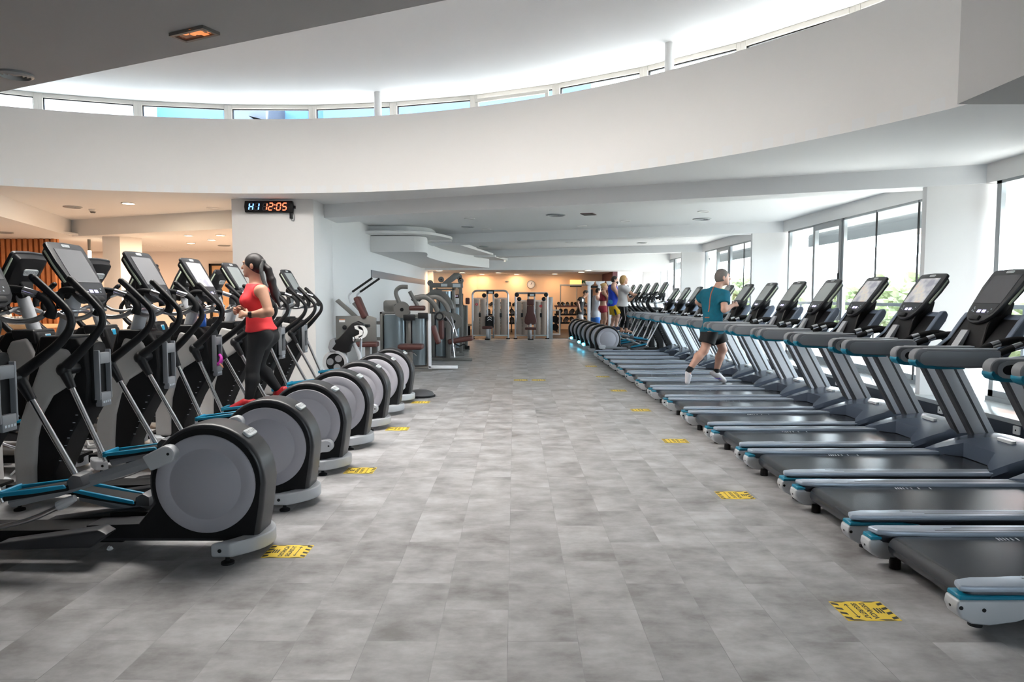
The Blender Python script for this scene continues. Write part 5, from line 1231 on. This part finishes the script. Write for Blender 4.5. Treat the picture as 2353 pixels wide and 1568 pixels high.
def lerp(a, b, t): return P3(a)*(1-t)+P3(b)*t
def person(label, J, fw, base, h=.008, sex='m', skin='skin_tan', sc=1., hair=None, hairmat='hair_brown', items=(), head_fw=None, head_up=(0, 0, 1), curl=1., bulk=1.):
    t = thing('person', label, 'person', base)
    fw = nrm(fw); up = np.array([0, 0, 1], np.float32)
    hf = nrm(head_fw if head_fw is not None else fw); hu = nrm(P3(head_up)-hf*(P3(head_up)@hf)); hl = np.cross(hu, hf)
    shl = nrm(P3(J['shL'])-P3(J['shR'])); hil = nrm(P3(J['hipL'])-P3(J['hipR']))
    cf = nrm(np.cross(shl, P3(J['neck'])-P3(J['pel']))); pf = nrm(np.cross(hil, up))
    if cf@fw < -.2: cf = -cf
    B = bulk*sc
    fem = sex == 'f'
    waist = lerp(J['pel'], J['chest'], .45)
    g = {}
    def tor(v, inf=0, k=.05, lowclip=None):
        v.cap(lerp(J['pel'], waist, -.05), waist, (.150 if fem else .142)*B+inf, (.118 if fem else .130)*B+inf, k, (pf, 1.32), lowclip)
        v.cap(waist, J['chest'], (.118 if fem else .130)*B+inf, (.138 if fem else .162)*B+inf, k, (cf, 1.42), lowclip)
        v.cap(lerp(J['shL'], J['chest'], .22), lerp(J['shR'], J['chest'], .22), .068*B+inf, .068*B+inf, k)
        if fem:
            for s in (-1, 1): v.ell(P3(J['chest'])+cf*.070*B+shl*s*.065*B-up*.035, (.060*B+inf,)*3, None, .05)
        for q in ('L', 'R'): v.ell(P3(J['hip'+q])-pf*.045*B+up*.0, ((.088 if fem else .08)*B+inf,)*3, None, .05, lowclip)
    def arm(v, q, t1=1., inf=0, clip=None):
        sh, el, wr = P3(J['sh'+q]), P3(J['el'+q]), P3(J['wr'+q])
        e = lerp(sh, el, t1)
        v.cap(sh, e, .056*B+inf, (.056+(.041-.056)*t1)*B+inf, .035, None, clip)
    def fore(v, q):
        el, wr = P3(J['el'+q]), P3(J['wr'+q]); v.cap(el, lerp(el, wr, .35), .041*B, .043*B, .02); v.cap(lerp(el, wr, .35), wr, .043*B, .027*sc, .02)
    def leg(v, q, t0=0., t1=2., inf=0, clip=None, k=.035):
        hp, kn, an = P3(J['hip'+q]), P3(J['kn'+q]), P3(J['an'+q])
        if t1 > 0: v.cap(hp, lerp(hp, kn, min(1, t1)), .092*B+inf, (.092+(.056-.092)*min(1, t1))*B+inf, k, None, clip if t1 <= 1 else None)
        if t1 > 1:
            b = nrm(np.cross(np.cross(an-kn, fw), an-kn)); cm = lerp(kn, an, .32)-b*.014*sc; u = t1-1
            v.cap(kn, cm, .055*B+inf, .058*B+inf, .03); v.cap(cm, lerp(kn, an, u), .058*B+inf, (.034 if u > .9 else .045)*sc+inf, .03, None, clip)
    body = Vol(); tor(body)
    body.cap(lerp(J['chest'], J['neck'], .7), lerp(J['neck'], J['head'], .5), .062*B, .052*B, .04)
    hd = P3(J['head'])
    ax = np.stack([hl, hf, hu])
    body.ell(hd+hu*.020*sc-hf*.008*sc, (.074*sc, .096*sc, .100*sc), ax, .03)
    body.ell(hd-hu*.040*sc+hf*.032*sc, (.056*sc, .064*sc, .078*sc), ax, .03)
    body.cap(hd+hf*.088*sc+hu*.018*sc, hd+hf*.112*sc-hu*.022*sc, .009*sc, .015*sc, .012)
    body.ell(hd+hf*.086*sc+hu*.036*sc, (.050*sc, .014*sc, .011*sc), ax, .02)
    body.ell(hd+hf*.092*sc-hu*.056*sc, (.026*sc, .012*sc, .007*sc), ax, .008); body.ell(hd+hf*.089*sc-hu*.068*sc, (.023*sc, .012*sc, .008*sc), ax, .008)
    body.ell(hd+hf*.078*sc-hu*.098*sc, (.024*sc, .020*sc, .018*sc), ax, .02)
    for s in (-1, 1): body.ell(hd+hl*s*.077*sc-hf*.012*sc-hu*.008*sc, (.010*sc, .020*sc, .033*sc), ax, .006)
    for q in ('L', 'R'):
        arm(body, q); fore(body, q)
        wr = P3(J['wr'+q]); el = P3(J['el'+q]); d = nrm(J.get('hd'+q, wr-el)); pn = nrm(J.get('pn'+q, hl*(-1 if q == 'L' else 1)))
        pn = nrm(pn-d*(pn@d)); sd = np.cross(d, pn)         # palm normal (side the fingers curl to); sd across the knuckles
        if 'th'+q in J and sd@P3(J['th'+q]) < 0: sd = -sd
        pk = wr+d*.085*sc
        body.cap(wr+d*.015, pk+sd*.022*sc, .017*sc, .015*sc, .015, (pn, 1.25)); body.cap(wr+d*.015, pk-sd*.026*sc, .017*sc, .014*sc, .015, (pn, 1.25)); body.cap(wr, pk, .022*sc, .016*sc, .015, (pn, 1.3))
        for i, (o_, ln) in enumerate(((.030, .040), (.010, .045), (-.011, .042), (-.031, .033))):
            a0 = pk+sd*o_*sc; c1 = R(38*curl); c2 = R(110*curl); c3 = R(165*curl)
            p1 = a0+(d*math.cos(c1)+pn*math.sin(c1))*ln*sc; p2 = p1+(d*math.cos(c2)+pn*math.sin(c2))*ln*.75*sc; p3_ = p2+(d*math.cos(c3)+pn*math.sin(c3))*ln*.5*sc
            body.cap(a0, p1, .0098*sc, .0090*sc, .005); body.cap(p1, p2, .0090*sc, .0084*sc, .005); body.cap(p2, p3_, .0084*sc, .0076*sc, .005)
        b0 = wr+d*.028*sc+sd*.026*sc; b1 = b0+(d*.7+sd*.75+pn*.35)*.036*sc; b2 = b1+(d*.9+pn*.5-sd*.1)*.034*sc
        body.cap(b0, b1, .013*sc, .0108*sc, .01); body.cap(b1, b2, .0108*sc, .009*sc, .006)
        leg(body, q)
        an, to = P3(J['an'+q]), P3(J['toe'+q]); he = an-(to-an)*.22-up*.03*sc
        body.cap(an, he+(to-an)*.2, .034*sc, .036*sc, .02); body.cap(lerp(an, to, .3), to, .034*sc, .022*sc, .025)
    body.mesh('body', skin, h, t)
    for s in (-1, 1):
        v = Vol(); v.ell(hd+hf*.083*sc+hl*s*.030*sc+hu*.016*sc, (.012*sc, .008*sc, .007*sc), ax); v.mesh('eye', 'hair_black', .004 if h < .01 else .006, t)
    if hair: v = Vol(); cuts = hair(v, hd, hf, hl, hu, ax, sc); v.mesh('hair', hairmat, h*.8, t, cuts or ())
    for nm, mname, fn in items:
        v = Vol(); r = fn(v, tor, arm, leg, J, dict(up=up, cf=cf, pf=pf, shl=shl, hil=hil, B=B, sc=sc, fw=fw))
        o = v.mesh(nm, mname, h, t, r or ())
    return t
def shoe(q, tall=0.):
    def f(v, tor, arm, leg, J, E):
        an, to = P3(J['an'+q]), P3(J['toe'+q]); d = nrm(to-an); n = E['up']; s = E['sc']
        side = nrm(np.cross(d, n)); n2 = np.cross(side, d)
        he = an-d*.045*s-n2*.035*s; sole = -n2*.028*s
        v.cap(an-n2*.012*s, he+d*.02*s, .045*s, .046*s, .03); v.cap(lerp(an, to, .25)-n2*.002, lerp(an, to, .98)-n2*.003*s, .045*s, .034*s, .03)
        v.cap(he+d*.01*s, lerp(an, to, 1.0)-n2*.008*s, .040*s, .038*s, .02, (n2, 1.3))
        if tall: v.cap(an, an-d*.02+n2*tall, .042*s, .040*s, .02)
        return [(lerp(an, to, .5)-n2*.062*s, -n2), (an+n2*(.05+tall), nrm(P3(J['an'+q])-P3(J['kn'+q]))*-1)] if not tall else [(lerp(an, to, .5)-n2*.062*s, -n2)]
    return f
def sock(q, t0=.78):
    def f(v, tor, arm, leg, J, E):
        kn, an = P3(J['kn'+q]), P3(J['an'+q]); c = lerp(kn, an, t0); v.cap(lerp(kn, an, t0), an, .044*E['sc'], .043*E['sc'], .01, None, (c, nrm(kn-an)))
    return f
def tights(t1=1.93, infl=.008, waist=.16):
    def f(v, tor, arm, leg, J, E):
        wp = lerp(J['pel'], J['chest'], waist); ud = nrm(P3(J['chest'])-P3(J['pel']))
        tor(v, infl, .05)
        for q in ('L', 'R'):
            kn, an = P3(J['kn'+q]), P3(J['an'+q]); c = lerp(kn, an, t1-1); leg(v, q, 0, t1, infl, (c, nrm(an-kn)))
        return [(wp, ud)]
    return f
def shorts(t1=.6, infl=.022, waist=.2, flare=.012):
    def f(v, tor, arm, leg, J, E):
        wp = lerp(J['pel'], J['chest'], waist); ud = nrm(P3(J['chest'])-P3(J['pel']))
        tor(v, infl*.7, .05)
        for q in ('L', 'R'):
            hp, kn = P3(J['hip'+q]), P3(J['kn'+q]); c = lerp(hp, kn, t1)
            v.cap(hp, lerp(hp, kn, t1+.1), .095*E['B']+infl, .085*E['B']+infl+flare, .04, None, (c, nrm(kn-hp)))
        return [(wp, ud)]
    return f
def top(sleeve=.55, infl=.016, hem=-.12, neck=.75, deep=0.):
    def f(v, tor, arm, leg, J, E):
        ud = nrm(P3(J['chest'])-P3(J['pel'])); hp = lerp(J['pel'], J['chest'], hem)
        tor(v, infl, .05, (hp, -ud))
        # flared hem
        v.cap(lerp(J['pel'], J['chest'], hem-.05), lerp(J['pel'], J['chest'], .3), .150*E['B']+infl+.012, .128*E['B']+infl, .05, (E['pf'], 1.28), (hp, -ud))
        if sleeve > 0:
            for q in ('L', 'R'):
                sh, el = P3(J['sh'+q]), P3(J['el'+q]); c = lerp(sh, el, sleeve); v.cap(sh, lerp(sh, el, sleeve+.08), .062*E['B']+infl, .056*E['B']+infl+.006, .04, None, (c, nrm(el-sh)))
        v.cap(J['chest'], lerp(J['chest'], J['neck'], neck), .10*E['B'], .062*E['B']+infl*.7, .05)
        cuts = [(lerp(J['chest'], J['neck'], neck+.12), nrm(P3(J['neck'])-P3(J['chest'])))]
        if sleeve <= 0:
            for s, q in ((1, 'L'), (-1, 'R')): cuts.append((P3(J['sh'+q])-E['shl']*s*.030*E['B'], nrm(E['shl']*s*1.0+E['up']*.25)))
        return cuts
    return f
def hair_short(v, hd, hf, hl, hu, ax, sc):
    v.ell(hd+hu*.024*sc-hf*.012*sc, (.080*sc, .100*sc, .104*sc), ax, .02)
    v.ell(hd-hu*.01*sc-hf*.045*sc, (.070*sc, .062*sc, .085*sc), ax, .03)
    return [(hd+hf*.035*sc+hu*.02*sc, nrm(hf*.85-hu*.52)), (hd-hu*.055*sc-hf*.02*sc, nrm(-hu+hf*.1))]
def hair_bob(v, hd, hf, hl, hu, ax, sc):
    v.ell(hd+hu*.022*sc-hf*.018*sc, (.090*sc, .110*sc, .112*sc), ax, .02); v.ell(hd-hu*.045*sc-hf*.045*sc, (.092*sc, .085*sc, .10*sc), ax, .04)
    for s in (-1, 1): v.cap(hd+hl*s*.070*sc-hu*.0*sc, hd+hl*s*.072*sc-hu*.085*sc, .034*sc, .030*sc, .03)
    return [(hd+hf*.035*sc+hu*.02*sc, nrm(hf*.9-hu*.42)), (hd-hu*.115*sc, -hu)]
def hair_bun(v, hd, hf, hl, hu, ax, sc):
    v.ell(hd+hu*.024*sc-hf*.012*sc, (.080*sc, .101*sc, .104*sc), ax, .02); v.ell(hd+hu*.06*sc-hf*.10*sc, (.04*sc,)*3, ax, .02)
    return [(hd+hf*.035*sc+hu*.02*sc, nrm(hf*.8-hu*.6))]
def hair_pony(v, hd, hf, hl, hu, ax, sc):
    v.ell(hd+hu*.024*sc-hf*.014*sc, (.081*sc, .102*sc, .105*sc), ax, .02); v.ell(hd-hu*.005*sc-hf*.05*sc, (.070*sc, .060*sc, .08*sc), ax, .03)
    t0 = hd+hu*.02*sc-hf*.105*sc; pts = [t0, t0-hf*.045-hu*.06, t0-hf*.075-hu*.17, t0-hf*.105-hu*.30, t0-hf*.150-hu*.42]; rs = (.024, .034, .042, .034, .012)
    for a, b, r, q in zip(pts, pts[1:], rs, rs[1:]): v.cap(a, b, r, q, .02)
    return None

# --- woman in coral top on the fifth trainer (faces -x)
Yw = 6.84
def aw(x, y, dy=0): return at(x, y, Yw+dy)
J = dict(pel=aw(600, 768), chest=aw(588, 682), neck=aw(588, 650), head=aw(582, 611),
         shL=aw(602, 668, -.17), shR=aw(584, 668, .17), elL=aw(619, 718, -.23), wrL=aw(573, 724, -.20), elR=aw(612, 716, .24), wrR=aw(566, 715, .12),
         hipL=aw(594, 772, -.085), hipR=aw(610, 772, .085), knL=aw(580, 848, -.13), anL=aw(571, 922, -.18), toeL=aw(534, 938, -.18), knR=aw(592, 842, .10), anR=aw(642, 899, .16), toeR=aw(628, 921, .16))
J['hdL'] = (-1, .15, .12); J['hdR'] = (-1, -.2, .1); J['pnL'] = (0, 1, -.3); J['pnR'] = (0, -1, -.3); J['thL'] = (0, 0, 1); J['thR'] = (0, 0, 1)
def tank_coral(v, tor, arm, leg, J, E):
    r = top(0, .016, .12, .80)(v, tor, arm, leg, J, E); return r
wo = person('woman in a coral red sleeveless top and black leggings walking on an elliptical trainer', J, (-1, 0, 0), (-2.55, Yw, .42), .0070, 'f', 'skin_tan', .98, hair_pony, 'hair_black',
       [('tank_top', 'coral_cloth', tank_coral), ('leggings', 'black_cloth', tights(1.95, .007, .2)), ('shoe', 'red_shoe', shoe('L')), ('shoe', 'red_shoe', shoe('R'))], bulk=1.03)
def loc_(o, p): return P3(p)-np.array(o.location)
hd = P3(J['head']); b_ = MB('scarf')
def q3(x, y, dy): return Vector(loc_(wo, aw(x, y, dy)))
b_.tube([q3(604, 602, -.05), q3(600, 618, -.10), q3(604, 640, -.115), q3(611, 660, -.115), q3(620, 679, -.10)], [.018, .036, .034, .032, .020], 10, True, 4, (1, .5))
b_.ball(q3(604, 601, -.02), .026, 12); b_.build('scarf', wo)
b_ = MB('black_plastic'); a, c = P3(J['elL']), P3(J['wrL']); d = nrm(c-a)
b_.tube([Vector(loc_(wo, c-d*.030)), Vector(loc_(wo, c-d*.004))], .034, 18).box(-.018, .018, -.012, .006, -.02, .02, .004, 2, Matrix.Translation(Vector(loc_(wo, c-d*.017+np.array([0, -.030, .004])))))
b_.build('wrist_watch', wo)

# --- man running on the eighth treadmill (faces +x, chest turned away)
Yr = 10.27
def ar(x, y, dy=0): return at(x, y, Yr+dy)
J = dict(pel=ar(1638, 757), chest=ar(1638, 690), neck=ar(1648, 662), head=ar(1660, 638),
         shR=ar(1664, 676, -.14), shL=ar(1620, 678, .15), elR=ar(1664, 712, -.25), wrR=ar(1682, 703, -.12), elL=ar(1604, 694, .32), wrL=ar(1628, 706, .34),
         hipR=ar(1632, 762, -.09), hipL=ar(1646, 760, .09), knR=ar(1618, 806, -.12), anR=ar(1582, 853, -.12), toeR=ar(1579, 878, -.11), knL=ar(1661, 804, .10), anL=ar(1645, 858, .10), toeL=ar(1664, 874, .10))
J['hdR'] = (.9, .35, .3); J['pnR'] = (.1, .95, -.2); J['thR'] = (0, 0, 1); J['hdL'] = (.8, -.2, -.25); J['pnL'] = (.2, -.9, 0); J['thL'] = (0, 0, 1)
ru = person('man in a teal shirt and black shorts running on a treadmill', J, (1, .15, 0), (2.95, Yr, .19), .0085, 'm', 'skin_pale', 1.05, hair_short, 'hair_grey',
       [('shirt', 'teal_cloth', top(.60, .020, -.14, .85)), ('shorts', 'black_cloth', shorts(.62, .020, -.06)), ('sock', 'black_cloth', sock('R', .80)), ('sock', 'black_cloth', sock('L', .80)), ('shoe', 'white_shoe', shoe('R')), ('shoe', 'white_shoe', shoe('L'))], head_fw=(1, .12, .0), bulk=1.03)
# spine stripe laid on the back of the shirt
shirt = [o for o in COL.objects if o.parent == ru and o.name.startswith('shirt')][0]
def on_shirt(px, py):
    bpy.context.view_layer.update()
    o = Vector((0, 0, 1.5)); d = (at(px, py, 10)-o).normalized(); mw = Matrix.Translation(ru.location)
    ok, hit, n_, _ = shirt.ray_cast(mw.inverted() @ o, d)
    return (hit+n_*.006, n_) if ok else None
pt = [q for q in (on_shirt(x, y) for x, y in ((1640, 660), (1638.5, 664), (1636.5, 669), (1634.5, 674), (1633, 680), (1632, 686), (1631.4, 692), (1631, 698), (1630.4, 703), (1630, 708), (1629, 713), (1628, 717))) if q]
if len(pt) > 2:
    b_ = MB('rust_stripe'); rg = []
    for p, n_ in pt:
        sd = n_.cross(Vector((0, 0, 1))).normalized()*.008
        rg.append([p-sd, p+sd, p+sd-n_*.006, p-sd-n_*.006])
    b_.loft(rg); b_.build('spine_stripe', ru)
pt = [q for q in (on_shirt(x, y) for x, y in ((1620, 730), (1625, 730), (1630, 730))) if q]
if len(pt) == 3:
    b_ = MB('rust_stripe'); b_.loft([[p+Vector((0, 0, .008)), p-Vector((0, 0, .008)), p-n_*.006-Vector((0, 0, .008)), p-n_*.006+Vector((0, 0, .008))] for p, n_ in pt]); b_.build('hem_mark', ru)
shoes = [o for o in COL.objects if o.parent == ru and o.name.startswith('shoe')]
def on_any(objs, px, py):
    o = Vector((0, 0, 1.5)); d = (at(px, py, 10)-o).normalized(); best = None
    for s_ in objs:
        ok, hit, n_, _ = s_.ray_cast(o-ru.location, d)
        if ok and (best is None or (hit-o).length < (best[0]-o).length): best = (hit+n_*.003, n_)
    return best
for pts_ in (((1571, 860), (1573, 865), (1576, 866), (1577, 870)), ((1642, 868), (1648, 870), (1653, 869), (1658, 872))):
    q_ = [x for x in (on_any(shoes, *p) for p in pts_) if x]
    if len(q_) > 2:
        b_ = MB('violet_mark'); b_.loft([[p+Vector((0, 0, w_)), p-Vector((0, 0, w_)), p-n_*.004-Vector((0, 0, w_)), p-n_*.004+Vector((0, 0, w_))] for (p, n_), w_ in zip(q_, (.004, .010, .008, .003))]); b_.build('shoe_mark', ru)
v = Vol(); v.ell(P3(J['head'])+np.array([-.01, -.083, -.012]), (.008, .008, .010)); v.cap(P3(J['head'])+np.array([-.005, -.086, -.015]), P3(J['head'])+np.array([.006, -.082, -.04]), .004, .004, .004); v.mesh('earbud', 'white', .003, ru)

# --- people further down the hall
def standing(label, Y, x_hd, y_hd, y_ft, xs, fw, armL, armR, base, **kw):
    # xs: screen x of pelvis, knees and ankles; arms: (elbow px, wrist px) pairs
    A = lambda x, y, dy=0: at(x, y, Y+dy)
    f = nrm(fw); lft = np.array([-f[1], f[0], 0]); H = (y_ft-y_hd)
    Y_ = lambda t: y_hd+H*t
    o = lambda p, s: Vector(P3(p)+lft*s)
    pel = A(xs[0], Y_(.50)); ch = A(xs[1], Y_(.25)); nk = A(xs[2], Y_(.155))
    J = dict(pel=pel, chest=ch, neck=nk, head=A(x_hd, Y_(.065)))
    for q, s in (('L', 1), ('R', -1)):
        ap = armL if q == 'L' else armR
        J['sh'+q] = o(A(xs[1], Y_(.185)), .17*s); J['hip'+q] = o(A(xs[0], Y_(.52)), .085*s)
        J['el'+q] = o(A(*ap[0]), .20*s); J['wr'+q] = o(A(*ap[1]), .17*s)
        kx, ax_ = (xs[3], xs[4]) if q == 'L' else (xs[5], xs[6])
        J['kn'+q] = o(A(kx, Y_(.74)), .09*s); J['an'+q] = o(A(ax_, Y_(.955)), .10*s)
        J['toe'+q] = Vector(P3(J['an'+q])+f*.16-np.array([0, 0, .045]))
        J['th'+q] = (0, 0, 1)
    return person(label, J, fw, base, .011, head_fw=kw.pop('head_fw', None), **kw)
def feet_z(Y, y): return 1.5-(y-683)*Y/1568.7
w3 = standing('woman with bobbed blond hair in a white shirt and black leggings holding a trainer handlebar', 19.4, 1434, 635, 765, (1431, 1430, 1431, 1437, 1428, 1441, 1437), (1, 0, 0), ((1447, 690), (1458, 686)), ((1452, 678), (1474, 681)), (3.1, 19.4, .3),
              sex='f', skin='skin_tan', hair=hair_bob, hairmat='hair_blond', items=[('shirt', 'white_cloth', top(.62, .03, -.10, .80)), ('leggings', 'black_cloth', tights(1.8, .008))], bulk=1.06, curl=.8)
m4 = standing('bearded man in a blue vest and yellow shorts behind the woman in white', 20.4, 1413, 636, 758, (1409, 1408, 1411, 1413, 1407, 1419, 1414), (1, 0, 0), ((1404, 683), (1416, 690)), ((1421, 684), (1432, 684)), (3.0, 20.4, .3),
              sex='m', skin='skin_pale', hair=hair_short, hairmat='hair_brown', items=[('vest', 'royal_cloth', top(0, .03, -.18, .72)), ('shorts', 'yellow_cloth', shorts(.86, .02, -.12, .03)), ('shoe', 'navy_cloth', shoe('L')), ('shoe', 'navy_cloth', shoe('R'))], bulk=1.1)
bpy.context.view_layer.update()
def decal(root, part, name, mname, poly, w=None):
    objs = [o for o in COL.objects if o.parent == root and o.name.split('.')[0] == part]
    def hit(px, py):
        o = Vector((0, 0, 1.5)); d = (at(px, py, 10)-o).normalized(); best = None
        for s_ in objs:
            ok, h, n_, _ = s_.ray_cast(o-root.location, d)
            if ok and (best is None or (h-o+root.location).length < (best[0]-o+root.location).length): best = (h+n_*.006, n_)
        return best
    if w:       # a band of half width w along the points
        q = [x for x in (hit(*p) for p in poly) if x]
        if len(q) < 3: return
        b_ = MB(mname); rg = []
        for i, (p, n_) in enumerate(q):
            t_ = (q[min(i+1, len(q)-1)][0]-q[max(i-1, 0)][0]).normalized(); s_ = t_.cross(n_).normalized()*w
            rg.append([p-s_, p+s_, p+s_-n_*.008, p-s_-n_*.008])
        b_.loft(rg)
    else:
        cx, cy = sum(p[0] for p in poly)/len(poly), sum(p[1] for p in poly)/len(poly); R_ = [hit(cx, cy)]; n = 0; rings = []
        for k in (.34, .67, 1.0):
            r_ = [hit(cx+(x-cx)*k, cy+(y-cy)*k) for x, y in poly]
            if any(x is None for x in r_): break
            rings.append(r_)
        if R_[0] is None or not rings: return
        V = [R_[0][0]]; F = []; m_ = len(poly)
        for r_ in rings: V += [x[0] for x in r_]
        for i in range(m_): F.append((0, 1+i, 1+(i+1) % m_))
        for k in range(len(rings)-1):
            for i in range(m_): F.append((1+k*m_+i, 1+(k+1)*m_+i, 1+(k+1)*m_+(i+1) % m_, 1+k*m_+(i+1) % m_))
        b_ = MB(mname); b_.mesh(V, F)
    b_.build(name, root)
decal(w3, 'leggings', 'side_stripe', 'white_cloth', [(1434, 706), (1434.5, 711), (1435, 716), (1436, 722), (1437, 729), (1437, 736), (1435.5, 742), (1433.5, 748), (1432, 753)], .008)
decal(m4, 'vest', 'print_patch', 'azure_cloth', [(1396, 689), (1403, 686), (1410, 690), (1411, 699), (1404, 703), (1396, 700)])
decal(m4, 'shorts', 'side_panel', 'navy_cloth', [(1408, 708), (1413, 707), (1416, 713), (1418, 720), (1419, 725), (1414, 728), (1411, 720)])
v = Vol(); hd_ = P3(at(1413, 644, 20.4)); bd = hd_
m4b = [o for o in COL.objects if o.parent == m4 and o.name.startswith('eye')]
ev = np.mean([np.array(v_.co) for o in m4b for v_ in o.data.vertices], axis=0)+np.array(m4.location)
v.ell(ev+np.array([-.005, 0, -.085]), (.030, .048, .050), None, .02); v.ell(ev+np.array([-.045, 0, -.075]), (.045, .064, .040), None, .03)
v.mesh('beard', 'hair_brown', .010, m4, [(ev+np.array([0, 0, -.048]), (.25, 0, .97))])
w5 = standing('blond woman in a dark red crop top and shorts, hair tied up', 22.3, 1389, 652, 760, (1386, 1386, 1388, 1387, 1380, 1390, 1386), (1, 0, 0), ((1384, 690), (1392, 693)), ((1394, 684), (1400, 694)), (2.85, 22.3, .3),
              sex='f', skin='skin_tan', hair=hair_bun, hairmat='hair_blond', items=[('crop_top', 'crimson_cloth', top(0, .012, .58, .55)), ('shorts', 'crimson_cloth', shorts(.42, .018, .12, .004))])
m6 = standing('man in a long grey sleeveless shirt and blue shorts beside the white cable rack', 25.2, 1375, 662, 775, (1368, 1370, 1374, 1368, 1367, 1372, 1371), (1, .2, 0), ((1368, 697), (1376, 700)), ((1380, 694), (1374, 708)), (3.0, 25.2, 0),
              sex='m', skin='skin_pale', hair=hair_short, hairmat='hair_black', items=[('vest', 'grey_cloth', top(0, .03, -.42, .7)), ('shorts', 'blue_short', shorts(.95, .02, -.36, .02))], bulk=1.05)
m7 = standing('man in a black T-shirt and grey shorts looking down, weights behind him', 26.3, 1346, 667, 776, (1333, 1335, 1341, 1333, 1331, 1337, 1336), (1, -.25, 0), ((1325, 695), (1331, 712)), ((1330, 695), (1334, 712)), (2.6, 26.3, 0),
              sex='m', skin='skin_tan', hair=hair_short, hairmat='hair_brown', items=[('shirt', 'black_cloth', top(.6, .018, -.10, .85)), ('shorts', 'light_short', shorts(.85, .015, -.04, .02)), ('shoe', 'black_cloth', shoe('L')), ('shoe', 'black_cloth', shoe('R'))], head_fw=(.8, -.2, -.55))

decal(m7, 'shirt', 'chest_print', 'white_cloth', [(1337.5, 687), (1340, 687), (1341, 690), (1340, 694), (1338, 694), (1337, 691)])
